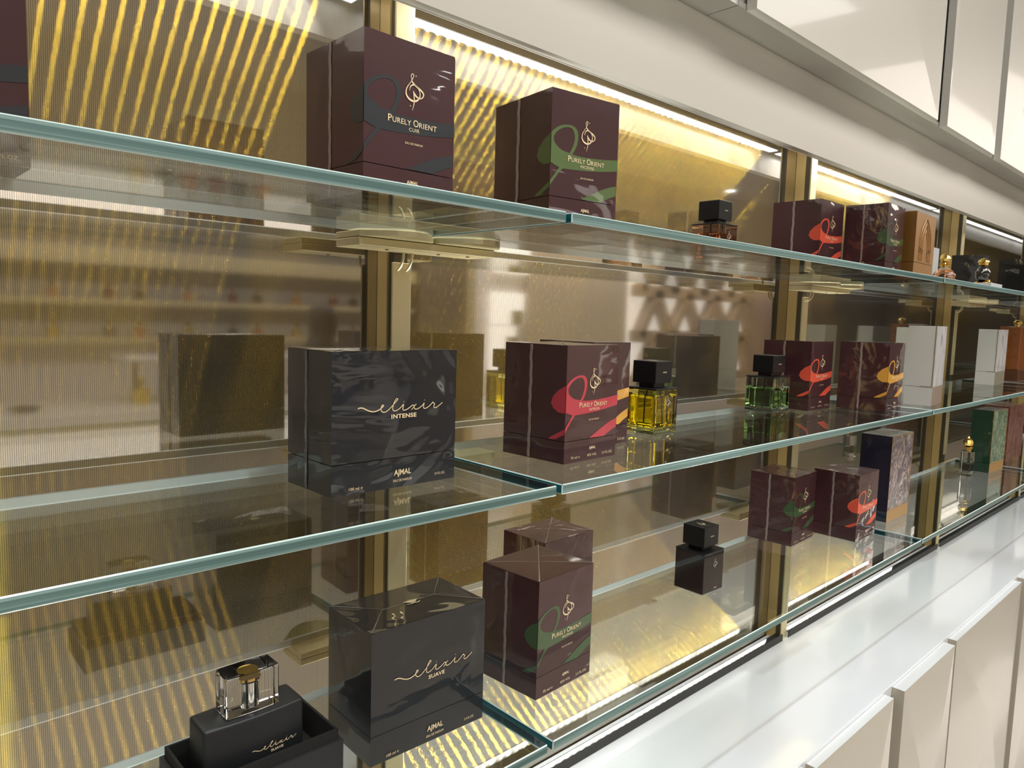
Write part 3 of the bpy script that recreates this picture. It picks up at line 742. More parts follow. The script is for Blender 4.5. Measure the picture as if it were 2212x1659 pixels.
# ------------------------------------------------------------------ square bottles
def liquid(name, col, rough=0.0): return glass_solid(name, col, rough, 1.36)
MT['clear_glass'] = glass_solid('clear_bottle_glass', (1, 1, 1), 0.0, 1.5)
MT['black_gloss'] = plain('black_gloss_cap', (0.008, 0.008, 0.009), 0.32, spec=0.35)
MT['black_matt'] = plain('black_matt_lacquer', (0.014, 0.015, 0.017), 0.42)
BW, BD, BH = 0.053, 0.051, 0.0625
def square_bottle(c, rz, z, glassc, liqc, fill, lab, word, opaque=False, sc=(1, 1, 1)):
    r = empty('perfume_bottle', (c[0], c[1], z), R(rz)); r.scale = sc
    tag(r, lab, 'perfume bottle')
    w, d, h = BW/2, BD/2, BH
    if opaque:
        g = plain('tinted_dark_glass', glassc, 0.08, coat=1.0, coat_rough=0.02)
        MB().box(-w, -d, 0, w, d, h-0.0025).build('glass_body', g, r, bevel=0.0008)
    else:
        g = glass_solid('tinted_bottle_glass', glassc, 0.0, 1.5)
        MB().box(-w, -d, 0, w, d, h-0.0025).build('glass_body', g, r, bevel=0.0008)
        MB().box(-w*0.80, -d*0.80, 0.008, w*0.80, d*0.80, 0.008+fill).build('liquid', liquid('scent', liqc), r, bevel=0.004, seg=3)
        MB().tube([(0, 0, 0.0605), (0.002, 0.001, 0.035), (0.005, 0.002, 0.012)], 0.0012, 8).build('dip_tube', plain('dip_tube_plastic', (0.75, 0.75, 0.7), 0.3), r)
    MB().box(-w-0.0003, -d-0.0003, h-0.0024, w+0.0003, d+0.0003, h).build('top_plate', MT['black_gloss'], r, bevel=0.0005)
    MB().box(-0.0125, -0.0125, h, 0.0125, 0.0125, h+0.0062).build('collar', MT['black_matt'], r, bevel=0.0006)
    MB().box(-0.01925, -0.019, h+0.0062, 0.01925, 0.019, h+0.0365).build('cap', MT['black_gloss'], r, bevel=0.0007)
    m = MB(); T = lambda x, zz: (x, -0.0193, zz)
    put_text(m, word, 0.002, h+0.0205, 0.0017, T, width=0.0095, bold=0.02)
    m.build('cap_lettering', MT['foil'], r, fix=False); m = MB()
    T = lambda x, zz: (x, -d-0.0004, zz)
    put_text(m, 'AJMAL', 0.006, 0.0045, 0.0019, T, width=0.0085, bold=0.02)
    m.build('lettering', MT['foil'], r, fix=False); m = MB()
    orient_logo(m, 0.004, 0.043, 0.016, T)
    m.build('emblem', MT['silverprint'], r, fix=False); m = MB()
    T3 = lambda x, y: (x, y-0.001, h+0.0367)
    orient_logo(m, 0.0, 0.0, 0.018, T3)
    m.build('top_emblem', MT['foil'], r, fix=False)
    return r
square_bottle((0.8285, 0.6000), 1.0, ZM, (1.0, 0.92, 0.25), (1.0, 0.80, 0.03), 0.044, 'square bottle of golden yellow scent with black cap on the middle shelf', 'AMBER')
square_bottle((1.2120, 0.6270), 0, ZM, (0.80, 0.96, 0.72), (0.52, 0.84, 0.36), 0.034, 'square bottle of green scent with black cap on the middle shelf', 'INCENSE', sc=(1.18, 1, 1))
square_bottle((0.9570, 0.5890), -1.5, ZB, (0.012, 0.004, 0.006), None, 0, 'very dark plum square bottle with black cap on the bottom shelf', 'SAFFRON', opaque=True)
square_bottle((1.0535, 0.6600-0.006), -1.0, ZT, (0.80, 0.50, 0.30), (0.62, 0.28, 0.10), 0.040, 'square bottle of copper brown scent with black cap on the top shelf', 'CUIR')

# opened tester: black bottle with crystal cap standing in its carton base
r = empty('tester_tray', (0.2510, 0.5830, ZB), R(0)); tag(r, 'black flocked carton base holding the black crystal capped bottle, bottom shelf', 'box tray')
fel = plain('black_flocked_card', (0.014, 0.013, 0.012), 0.95, bump=0.6, bscale=1500)
hw, hd = 0.0655, 0.0385
m = MB()
for (a, b, c, d) in ((-hw, -hd, hw, -hd+0.003), (-hw, hd-0.003, hw, hd), (-hw, -hd+0.003, -hw+0.003, hd-0.003), (hw-0.003, -hd+0.003, hw, hd-0.003)): m.box(a, b, 0, c, d, 0.027)
m.box(-hw+0.003, -hd+0.003, 0.0, hw-0.003, hd-0.003, 0.002)
m.build('outer_wall', plain('black_card', (0.02, 0.02, 0.022), 0.6), r)
m = MB(); q = 0.0032; hw2, hd2 = hw-q, hd-q
for (a, b, c, d) in ((-hw2, -hd2, hw2, -hd2+0.0025), (-hw2, hd2-0.0025, hw2, hd2), (-hw2, -hd2+0.0025, -hw2+0.0025, hd2-0.0025), (hw2-0.0025, -hd2+0.0025, hw2, hd2-0.0025)): m.box(a, b, 0.0021, c, d, 0.0365)
m.build('inner_collar', fel, r, bevel=0.0004)
MB().box(-hw2+0.0026, -hd2+0.0026, 0.0021, hw2-0.0026, hd2-0.0026, 0.008).build('flocked_insert', fel, r)
r = empty('perfume_bottle', (0.2440, 0.5785, ZB+0.0082), R(0)); tag(r, 'black flat bottle with clear crystal cap standing in an open black tray', 'perfume bottle')
def bowed(hw, hd, z0, z1, bow, n=14):
    pts = [(-hw+2*hw*i/n, -hd-bow*math.sin(PI*i/n)) for i in range(n+1)]+[(hw-2*hw*i/n, hd+bow*0.6*math.sin(PI*i/n)) for i in range(n+1)]
    return MB().prism(pts, z0, z1)
bowed(0.0432, 0.0165, 0, 0.0612, 0.0028).build('glass_body', MT['black_matt'], r, bevel=0.0028, seg=4, smooth=True)
m = MB(); T = lambda x, z: (x, -0.0165-0.0029*math.sin(PI*(x+0.0432)/0.0864)-0.0004, z)
script(m, 0.0155, 0.0290, 0.040, T, 0.0005); put_text(m, 'SUAVE', 0.0175, 0.0248, 0.0021, T, width=0.0115, bold=0.03)
m.build('lettering', MT['foil'], r, fix=False)
cz = 0.0612
bowed(0.0228, 0.0118, cz+0.0004, cz+0.0354, 0.0018, 10).build('crystal_cap', MT['clear_glass'], r, bevel=0.0012, seg=2)
chrome = plain('chrome', (0.92, 0.91, 0.88), 0.08, metal=1.0)
MB().lathe([(0.0072, 0), (0.0074, 0.001), (0.0074, 0.0215), (0.0068, 0.0222)], (0, 0, cz+0.0030), 28).build('atomiser_sleeve', chrome, r, smooth=True)
MB().lathe([(0.0088, 0), (0.0088, 0.0022)], (0, 0, cz+0.0262), 28).build('gold_ring', MT['gold'], r, smooth=True)

# ------------------------------------------------------------------ other cartons on the right
def carton(name, loc, rz, w, d, h, z, mf, ms, lab, cat='perfume box', split=0.2, basemat=None, border=None, grp=None, top=None):
    r = empty(name, (loc[0], loc[1], z), R(rz)); tag(r, lab, cat, grp)
    zs = split*h
    m = MB(); m.box(0, 0, 0, w, d, zs-0.0004, 1); m.poly([(0, -0.0002, 0), (w, -0.0002, 0), (w, -0.0002, zs-0.0005), (0, -0.0002, zs-0.0005)], 0)
    m.build('carton_base', [basemat or mf, ms], r, fix=False)
    m = MB(); m.box(0, 0, zs+0.0003, w, d, h, 1); m.poly([(0, -0.0002, zs+0.0004), (w, -0.0002, zs+0.0004), (w, -0.0002, h), (0, -0.0002, h)], 0)
    if top: m.poly([(0, 0, h+0.0002), (w, 0, h+0.0002), (w, d, h+0.0002), (0, d, h+0.0002)], 2)
    m.build('lid', [mf, ms]+([top] if top else []), r, fix=False)
    if border:
        m = MB(); t = 0.0016
        for (a, b, c, e) in ((0, zs, w, zs+t), (0, h-t, w, h), (0, zs, t, h), (w-t, zs, w, h)): m.box(a, -0.0008, b, c, -0.0002, e)
        m.build('gold_border', border, r)
    return r
tan = plain('tan_gold_card', srgb(176, 132, 82), 0.42, metal=0.25, coat=0.3)
tanside = plain('bronze_gold_card_side', srgb(150, 106, 50), 0.35, metal=0.4, coat=0.3)
r = carton('perfume_carton', (1.5007, 0.4998), 1.9, 0.1200, 0.0450, 0.125, ZT, tan, tanside, 'tan gold perfume box embossed with pointed arches on the top shelf', split=0.24)
m = MB()
for k in range(3):
    s = 1-k*0.27; pts = [(0.060-0.034*s, 0.034), (0.060-0.033*s, 0.060+0.018*s), (0.060-0.020*s, 0.066+0.034*s), (0.060, 0.072+0.044*s), (0.060+0.020*s, 0.066+0.034*s), (0.060+0.033*s, 0.060+0.018*s), (0.060+0.034*s, 0.034)]
    m.tube([(p[0], -0.0006, p[1]) for p in smooth_path([(a, b, 0) for a, b in pts], 5)] if False else [(v.x, -0.0006, v.y) for v in smooth_path([(a, b, 0) for a, b in pts], 5)], 0.0014, 6)
m.build('embossed_arches', tan, r, smooth=True)
whitec = plain('white_card', (0.80, 0.78, 0.73), 0.45, coat=0.4); whitef = film_mat('white_card_under_film', (0.80, 0.75, 0.74), 0.5, seed=3)
dustp = plain('dusty_rose_card', srgb(168, 145, 130), 0.4, coat=0.5); khak = plain('khaki_card', srgb(150, 142, 120), 0.4, coat=0.5)
def white_carton(loc, rz, w, d, h, lab, bm):
    r = carton('perfume_carton', loc, rz, w, d, h, ZM, whitef, whitec, lab, split=0.235, basemat=bm)
    m = MB(); g = plain('dark_gold_line', (0.30, 0.24, 0.12), 0.4)
    m.box(-0.0007, 0.0008, 0.235*h, -0.0001, 0.0022, h); m.box(-0.0007, 0.0008, 0.233*h, -0.0001, d*0.45, 0.242*h)
    m.build('gold_line', g, r)
    m = MB(); T = lambda x, z: (x, -0.0006, z); gp = plain('grey_print', (0.28, 0.27, 0.28), 0.5)
    for (x, z, s) in ((w*0.5, h*0.86, 0.006), (w*0.5, h*0.79, 0.005)):
        m.poly([T(x-s, z), T(x, z-s*1.2), T(x+s, z), T(x, z+s*1.2)])
    m.build('emblem', gp, r, fix=False)
white_carton((1.5923, 0.4764), 6.2, 0.0951, 0.0509, 0.1590, 'left one of two tall white perfume boxes on the middle shelf, taller in the picture', dustp)
white_carton((2.3750, 0.5560), 3.0, 0.1300, 0.0480, 0.1560, 'right one of two tall white perfume boxes, with khaki foot, on the middle shelf', khak)
carton('perfume_carton', (1.905, 0.610), 0, 0.070, 0.050, 0.155, ZM, whitec, plain('ivory_card', (0.74, 0.73, 0.64), 0.5), 'ivory box almost hidden behind the left tall white box', split=0.2)
navyrefl = painted_reflection_mat('navy_painted_reflections', srgb(60, 55, 70), srgb(122, 108, 118), srgb(186, 165, 150), 26)
navy = film_mat('navy_card_side', (0.010, 0.012, 0.030), 0.3, seed=4)
goldc = plain('gold_card', srgb(196, 152, 92), 0.35, metal=0.4); sheentop = film_mat('grey_sheen_top', (0.24, 0.22, 0.20), 0.5, seed=8)  # box top greyed to stand for overhead light on the film
carton('perfume_carton', (1.5881, 0.5417), 0.3, 0.1243, 0.0613, 0.1809, ZB, navyrefl, navy, 'tall navy perfume box with painted front reflections and gold edge, bottom shelf', split=0.13, basemat=goldc, border=goldc, top=sheentop)
greenrefl = painted_reflection_mat('green_painted_reflections', srgb(66, 98, 78), srgb(100, 132, 104), srgb(160, 172, 138), 26, 3)
grn = film_mat('green_card_side', srgb(26, 62, 42), 0.3, seed=6)
carton('perfume_carton', (2.3868, 0.5523), -3.0, 0.1207, 0.0538, 0.1782, ZB, greenrefl, grn, 'tall green perfume box with painted front reflections beside a small clear flask, bottom shelf', split=0.15, basemat=goldc, border=goldc, top=sheentop)
rd = painted_reflection_mat('russet_paper', srgb(110, 58, 46), srgb(130, 74, 60), srgb(150, 100, 84), 14, 5)
r = carton('perfume_carton', (2.640, 0.570), 0, 0.190, 0.070, 0.172, ZB, rd, rd, 'russet perfume box cut by the right edge of the picture, bottom shelf', split=0.16)
amb = plain('burl_amber_lacquer', srgb(150, 84, 34), 0.25, coat=1.0, var=0.6, bscale=60)
r = empty('perfume_carton', (2.640, 0.560, ZM)); tag(r, 'burl brown case with gold knob cut by the right edge, middle shelf', 'perfume box')
MB().box(0, 0, 0.034, 0.20, 0.055, 0.166).build('lid', amb, r, bevel=0.001)
MB().box(-0.003, -0.003, 0, 0.203, 0.058, 0.033).build('carton_base', plain('dark_brown_card', srgb(96, 52, 18), 0.3, coat=0.8), r, bevel=0.001)
MB().lathe([(0.006, 0), (0.006, 0.006), (0.011, 0.008), (0.012, 0.014), (0.008, 0.019), (0.002, 0.021)], (0.045, 0.02, 0.1662), 20).build('knob', MT['gold'], r, smooth=True)
# two black film-wrapped boxes at the top right
blk = film_mat('black_box_film', (0.010, 0.010, 0.010), 0.45, seed=11, streak=18)
carton('perfume_carton', (2.3023, 0.5929), 0, 0.0700, 0.0744, 0.110, ZT, blk, blk, 'black film wrapped box left of the round black flask, top shelf', split=0.18)
carton('perfume_carton', (2.6000, 0.5450), 0, 0.1100, 0.0800, 0.118, ZT, blk, blk, 'black film wrapped box at the right edge of the top shelf', split=0.18)
# pale card with a small grey device, leaning behind the gold stopped bottle
r = empty('display_card', (2.085, 0.655, ZT)); tag(r, 'pale grey card with a small dark mark standing on the top shelf', 'card')
MB().box(-0.062, -0.0012, 0, 0.062, 0.0012, 0.115).build('board', plain('pale_grey_card', (0.62, 0.65, 0.66), 0.5), r)
MB().prism([(-0.008, 0.070), (0.008, 0.070), (0, 0.094)], -0.0018, -0.0014, 'y').build('printed_mark', plain('slate_print', (0.18, 0.22, 0.24), 0.5), r)
# round bottle with gold rosette stopper
def round_flask(c, z, lab):
    r = empty('perfume_flask', (c[0], c[1], z)); tag(r, lab, 'perfume bottle'); r.scale = (0.8, 0.8, 0.85)
    MB().lathe([(0.016, 0), (0.024, 0.003), (0.0285, 0.014), (0.0275, 0.024), (0.020, 0.034), (0.010, 0.040), (0.008, 0.043)], n=32).build('glass_body', MT['clear_glass'], r, smooth=True)
    MB().lathe([(0.010, 0.006), (0.018, 0.009), (0.021, 0.016), (0.018, 0.025), (0.008, 0.033)], n=24).build('liquid', liquid('rose_scent', (0.90, 0.42, 0.22)), r, smooth=True)
    m = MB().lathe([(0.012, 0.0432), (0.013, 0.048), (0.009, 0.050), (0.008, 0.054)], n=20)
    for k in range(8):
        a = k*PI/4; m.lathe([(0.0005, -0.004), (0.0035, -0.002), (0.0035, 0.002), (0.0005, 0.004)], (0.012*math.cos(a), 0.012*math.sin(a), 0.0505), 8)
    m.build('gold_collar', MT['gold'], r, smooth=True)
    MB().lathe([(0.002, 0.0542), (0.010, 0.057), (0.014, 0.064), (0.011, 0.072), (0.003, 0.077)], n=24).build('stopper', MT['gold'], r, smooth=True)
round_flask((1.750, 0.520), ZT, 'round clear bottle with gold rosette stopper on the top shelf, beside the tan box')
# black round flask with gold cap, tassel and foot on a small white plinth
r = empty('plinth', (1.905, 0.484, ZT)); tag(r, 'small white plinth under the round black flask on the top shelf', 'plinth')
MB().box(-0.044, -0.026, 0, 0.044, 0.026, 0.0083).build('block', plain('white_acrylic', (0.85, 0.85, 0.86), 0.2, coat=0.5), r, bevel=0.0005)
r = empty('perfume_flask', (1.905, 0.487, ZT+0.0085)); tag(r, 'round black flask with gold cap and tassel standing on a white plinth', 'perfume bottle'); r.scale = (0.78, 0.78, 0.78)
MB().lathe([(0.026, 0), (0.027, 0.002), (0.022, 0.005), (0.014, 0.007)], n=28).build('gold_foot', MT['gold'], r, smooth=True)
MB().lathe([(0.012, 0.0072), (0.024, 0.011), (0.031, 0.022), (0.030, 0.034), (0.022, 0.045), (0.012, 0.050), (0.010, 0.053)], n=32, sy=0.6).build('glass_body', plain('black_glass', (0.01, 0.009, 0.009), 0.05, coat=1), r, smooth=True)
MB().lathe([(0.0125, 0.0532), (0.0125, 0.060), (0.016, 0.062), (0.013, 0.068), (0.006, 0.073), (0.002, 0.074)], n=20).build('gold_cap', MT['gold'], r, smooth=True)
m = MB().tube(smooth_path([(0.012, -0.002, 0.060), (0.018, -0.004, 0.052), (0.026, -0.006, 0.030), (0.034, -0.008, 0.014)], 4), 0.0008, 6)
m.lathe([(0.001, 0.014), (0.004, 0.011), (0.003, 0.008), (0.005, 0.004), (0.004, -0.004)], (0.034, -0.008, 0.002), 10)
m.build('tassel', MT['gold'], r, smooth=True)
# small clear flask with ornate gold cap
r = empty('perfume_flask', (2.300, 0.586, ZB), R(4)); tag(r, 'small clear flask of dark oil with ornate gold cap on the bottom shelf', 'perfume bottle'); r.scale = (1.05, 0.9, 1.02)
pts = [(-0.017, -0.012), (-0.012, -0.017), (0.012, -0.017), (0.017, -0.012), (0.017, 0.012), (0.012, 0.017), (-0.012, 0.017), (-0.017, 0.012)]
MB().prism(pts, 0, 0.067).build('glass_body', MT['clear_glass'], r, bevel=0.0008)
MB().box(-0.010, -0.010, 0.012, 0.010, 0.010, 0.036).build('liquid', plain('dark_amber_oil', (0.20, 0.13, 0.012), 0.1, coat=1), r, bevel=0.003, seg=3)
m = MB().lathe([(0.009, 0.0672), (0.009, 0.073), (0.012, 0.075), (0.012, 0.079), (0.007, 0.081)], n=20)
m.build('gold_collar', MT['gold'], r, smooth=True)
MB().lathe([(0.004, 0.0812), (0.012, 0.083), (0.0145, 0.090), (0.012, 0.098), (0.005, 0.103), (0.003, 0.107), (0.001, 0.108)], n=10).build('stopper', MT['gold'], r)
# small gold ended sample behind the far end of the bottom shelf
r = empty('perfume_flask', (2.700, 0.665, ZB)); r.scale = (0.9, 0.9, 0.85); tag(r, 'slim amber vial with gold cap in shade near the back of the bottom shelf', 'perfume bottle')
MB().box(-0.012, -0.010, 0, 0.012, 0.010, 0.125).build('glass_body', plain('amber_vial_glass', (0.16, 0.10, 0.02), 0.15, coat=1), r, bevel=0.002)
MB().lathe([(0.009, 0.1252), (0.010, 0.134), (0.006, 0.144), (0.001, 0.147)], n=16).build('gold_cap', MT['gold'], r, smooth=True)

# ------------------------------------------------------------------ the opposite side of the shop, seen in the mirror panels
MT['opp_gold'] = plain('warm_brass_ledge', (0.50, 0.42, 0.25), 0.4, metal=0.2)
def ledge(x0, x1, z, lab, dep=0.26, th=0.045):
    o = MB().box(x0, YO-0.19, z-th, x1, YO-0.19+dep, z).build('display_ledge', MT['opp_gold'], bevel=0.002); tag(o, lab, 'shelf', 'brass ledges on the opposite wall'); return o
zr = [CH-0.246, CH+0.037, CH+0.62]
for z, nm in zip(zr, ('lowest', 'middle', 'highest')):
    ledge(-1.0, 4.2, z, '%s brass ledge on the opposite wall, reflected at the left' % nm)
o = MB().box(-1.0, YO-0.19, CH+0.28, 4.2, YO+0.10, CH+0.40).build('valance', MT['opp_gold'], bevel=0.003); tag(o, 'deep brass valance over the opposite ledges', 'valance')
o = MB().box(4.30, YO-0.18, 0.0, 4.90, YO+0.02, ZCEIL-0.27).build('pillar_panel', plain('brown_wall_panel', (0.13, 0.10, 0.075), 0.5)); tag(o, 'brown wall panel right of the reflected ledges', 'wall panel')
o = MB().box(4.91, YO-0.18, 0.0, 5.01, YO+0.04, ZCEIL-0.27).build('brass_frame', MT['opp_gold']); tag(o, 'upright brass frame between brown panel and white niches', 'frame')
oc = [(0.55, 0.20, 0.08), (0.05, 0.04, 0.035), (0.60, 0.42, 0.08), (0.62, 0.30, 0.14), (0.12, 0.10, 0.10), (0.25, 0.06, 0.08)]
om = [plain('far_scent_%d' % i, c, 0.2, coat=0.8) for i, c in enumerate(oc)]
def far_bottle(x, z, k, row, y=None, s=1.0):
    r = empty('far_bottle', (x, (YO-0.02) if y is None else y, z)); r.scale = (s, s, s)
    MB().box(-0.035, -0.02, 0, 0.035, 0.02, 0.075).build('glass_body', om[k % 6], r, bevel=0.004)
    MB().lathe([(0.008, 0.075), (0.008, 0.088), (0.016, 0.092), (0.016, 0.12), (0.006, 0.126)], n=14).build('gold_cap', MT['gold'], r, smooth=True)
    cn = ('rust red', 'black', 'golden', 'orange', 'charcoal', 'wine red')[k % 6]
    tag(r, '%s bottle with gold cap on the %s' % (cn, row), 'bottle', 'reflected bottles on the %s' % row)
    return r
for j, (z, row) in enumerate(((zr[0], 'lowest opposite ledge'), (zr[1], 'middle opposite ledge'))):
    for k in range(11):
        far_bottle(0.78+0.31*k+0.05*((k*7+j*3) % 3), z, (k*2+j) % 6, row)
# white stepped niches
nw = plain('glowing_white_niche', (0.85, 0.83, 0.80), 0.6, emis=(1.0, 0.95, 0.88), es=1.5)  # emission put in to brighten the mirrored niche, no lamp behind it
r = empty('stepped_niche', (5.65, YO-0.10, CH-0.1)); tag(r, 'white stepped niche with added glow in the opposite wall', 'niche')
m = MB(); m.box(-0.26, -0.05, -0.55, 0.10, 0.0, -0.02); m.box(-0.26, -0.05, 0.0, 0.22, 0.0, 0.36); m.box(-0.22, -0.05, 0.58, 0.30, 0.0, 0.9)
m.build('glow_back', nw, r)
for k, (a, b) in enumerate(((0.02, 0.0), (-0.05, -0.30))):
    MB().box(a, 0.001, b, a+0.13, 0.06, b+0.16).build('display_block', plain('olive_block', (0.32, 0.27, 0.16), 0.5), r)
# timber lattice over a board given emission to brighten its cells
wood = plain('pale_timber_lattice', (0.42, 0.32, 0.22), 0.5, var=0.4, bscale=8)
o = MB().box(7.9, YO-0.19, CH-0.9, 10.9, YO-0.16, ZCEIL-0.27).build('lattice_backing', plain('glowing_lattice_back', (0.85, 0.80, 0.74), 0.6, emis=(1.0, 0.94, 0.86), es=1.3)); tag(o, 'cream board with added glow behind the timber lattice', 'backing board')
r = empty('timber_lattice', (9.4, YO-0.10, CH)); tag(r, 'pale timber lattice of triangles on the opposite wall', 'lattice')
def beam(p, q, wd, nm='beam', dep=0.16):
    p = Vector((p[0], p[1])); q = Vector((q[0], q[1])); d = (q-p).normalized(); n = Vector((-d.y, d.x))*wd/2
    MB().prism([(p.x+n.x, p.y+n.y), (p.x-n.x, p.y-n.y), (q.x-n.x, q.y-n.y), (q.x+n.x, q.y+n.y)], -0.05, dep-0.05, 'y').build(nm, wood, r)
for k in range(4): beam((-1.48, -0.85+0.62*k), (1.46, -0.85+0.62*k), 0.16, 'cross_beam')
for k in range(3):
    for j in range(4):
        x = -1.4+0.75*j; z0 = -0.85+0.62*k
        beam((x, z0), (x+0.36, z0+0.62), 0.11, 'diagonal_beam'); beam((x+0.72, z0), (x+0.36, z0+0.62), 0.11, 'diagonal_beam')
for x0, x1, c, lab in ((5.97, 7.80, (0.52, 0.46, 0.38), 'plain beige panel between the white niches and the timber lattice'), (11.05, 13.2, (0.40, 0.30, 0.25), 'pinkish brown panel right of the timber lattice'), (13.25, 16.9, (0.09, 0.07, 0.06), 'dark brown panel at the far right of the opposite wall')):
    o = MB().box(x0, YO-0.19, 0, x1, YO-0.12, ZCEIL-0.27).build('cladding_panel', plain('cladding_%.0f' % x0, c, 0.5)); tag(o, lab, 'wall panel')
# tiered display table with bottles
r = empty('display_table', (1.15, -2.5, 0)); tag(r, 'white two tier display table in the middle of the shop', 'table')
wl = plain('white_table_lacquer', (0.85, 0.83, 0.80), 0.3, coat=0.4)
MB().box(-1.2, -0.30, CH-0.60, 1.2, 0.30, CH-0.50).build('table_top', wl, r, bevel=0.004)
MB().box(-1.15, -0.26, CH-0.625, 1.15, 0.26, CH-0.60).build('brass_line', MT['opp_gold'], r)
MB().box(-1.1, -0.22, 0.0, 1.1, 0.22, CH-0.625).build('plinth_body', plain('taupe_base', (0.42, 0.38, 0.33), 0.5), r)
MB().box(-0.12, -0.14, CH-0.275, 1.0, 0.14, CH-0.255).build('upper_tier', wl, r, bevel=0.003)
for x in (-0.05, 0.93): MB().box(x, -0.02, CH-0.50, x+0.02, 0.02, CH-0.275).build('support', MT['opp_gold'], r)
for k, x in enumerate((1.12, 1.24, 1.37, 1.5, 1.63, 1.76)): far_bottle(x, CH-0.4995, (k*5+2) % 6, 'display table', y=-2.45+0.03*(k % 2), s=1.05)
r = empty('low_dish', (0.62, -2.42, CH-0.4995)); tag(r, 'low dark dish on the white display table', 'dish')
MB().lathe([(0.03, 0), (0.055, 0.008), (0.068, 0.02), (0.064, 0.021), (0.05, 0.012), (0.02, 0.006)], n=24).build('bowl', plain('dark_ceramic', (0.05, 0.05, 0.055), 0.3), r, smooth=True)
# recessed downlights in the ceiling
dl_ = plain('lit_downlight_lens', (1, 1, 1), 0.4, emis=(1, 0.97, 0.92), es=14)
for k, (x, y) in enumerate([(7.15, -3.8), (8.2, -3.4), (3.4, -3.0), (5.2, -3.0), (11.5, -3.0)]):
    r = empty('ceiling_downlight', (x, y, ZCEIL)); tag(r, 'round recessed ceiling downlight, '+['seen mirrored over the copper bottle', 'right one of the mirrored pair', 'over the left of the shop', 'over the middle of the shop', 'over the far end of the shop'][k], 'downlight', 'ceiling downlights')
    MB().lathe([(0.075, -0.006), (0.075, 0), (0.055, 0), (0.055, -0.006)], n=28, close=False).build('trim_ring', MT['white_top'], r)
    MB().lathe([(0.050, -0.004), (0.050, -0.001)], n=28).build('lens', dl_, r)

# ------------------------------------------------------------------ shopper, seen only as a reflection
px, py = 2.84, -3.78
skin = plain('skin', (0.52, 0.32, 0.22), 0.5); robe = plain('black_robe_cloth', (0.03, 0.028, 0.03), 0.8, bump=0.3, bscale=120)
r = empty('person', (px, py, 0), R(-35)); tag(r, 'person in dark headscarf and long black robe looking at the display, hands folded', 'person')
def loft(rings, n=28):
    m = MB(); b = 0
    for (z, rx, ry, cx_, cy_) in rings:
        for i in range(n):
            a = 2*PI*i/n; f = 1+0.03*math.sin(5*a)*(1 if z < 1.0 else 0)
            m.v.append((cx_+rx*f*math.cos(a), cy_+ry*f*math.sin(a), z))
    for j in range(len(rings)-1):
        for i in range(n):
            i2 = (i+1) % n; m.f.append((j*n+i, j*n+i2, (j+1)*n+i2, (j+1)*n+i)); m.m.append(0)
    m.f.append(tuple(range(n))[::-1]); m.m.append(0); m.f.append(tuple((len(rings)-1)*n+i for i in range(n))); m.m.append(0)
    return m
HT = 1.52; hc = HT-0.115
# body: one continuous skinned figure (trunk, neck, arms with five-fingered hands, legs, feet)
def skin_body(name, V, E, rad, mat, parent, lvl=2):
    me = bpy.data.meshes.new(name); me.from_pydata(V, E, []); o = link(name, me, mat, parent)
    md = o.modifiers.new('s', 'SKIN'); lay = me.skin_vertices[0].data if me.skin_vertices else None
    if lay is None:
        bm = bmesh.new(); bm.from_mesh(me); bm.verts.layers.skin.verify(); bm.to_mesh(me); bm.free(); lay = me.skin_vertices[0].data
    for i, q in enumerate(rad): lay[i].radius = q if isinstance(q, tuple) else (q, q)
    lay[0].use_root = True
    o.modifiers.new('d', 'SUBSURF').levels = lvl; o.modifiers['d'].render_levels = lvl
    return o
V = [(0, 0, 0.84), (0, 0, 1.00), (0, 0, 1.16), (0, 0.0, 1.24), (0, 0.0, 1.31), (0, -0.005, 1.40)]
rad = [(0.14, 0.10), (0.12, 0.09), (0.14, 0.095), (0.07, 0.06), 0.048, 0.075]
Ed = [(0, 1), (1, 2), (2, 3), (3, 4), (4, 5)]
for s in (-1, 1):
    b = len(V)
    V += [(s*0.155, 0, 1.20), (s*0.20, 0.01, 0.98), (s*0.12, -0.15, 0.93), (s*0.05, -0.20, 0.95), (s*0.02, -0.215, 0.955)]
    rad += [0.052, 0.040, 0.030, (0.030, 0.016), (0.028, 0.013)]
    Ed += [(2, b), (b, b+1), (b+1, b+2), (b+2, b+3), (b+3, b+4)]
    for f in range(4):
        c = len(V); x0, y0, z0 = s*0.02, -0.215, 0.955
        zz = z0+0.024-0.016*f; ln = (0.060, 0.068, 0.064, 0.052)[f]
        V += [(x0-s*0.01, y0-0.004, zz), (x0-s*0.035, y0-0.012, zz-0.002), (x0-s*ln, y0-0.004, zz-0.010)]; rad += [0.0085, 0.008, 0.007]
        Ed += [(b+4, c), (c, c+1), (c+1, c+2)]
    c = len(V); V += [(s*0.045, -0.215, 0.985), (s*0.030, -0.225, 1.003)]; rad += [0.0095, 0.008]; Ed += [(b+3, c), (c, c+1)]
    g = len(V)
    V += [(s*0.085, 0, 0.78), (s*0.09, -0.01, 0.44), (s*0.09, 0.015, 0.08), (s*0.10, -0.10, 0.035)]
    rad += [0.085, 0.055, 0.040, (0.040, 0.030)]; Ed += [(0, g), (g, g+1), (g+1, g+2), (g+2, g+3)]
skin_body('body', V, Ed, rad, skin, r)
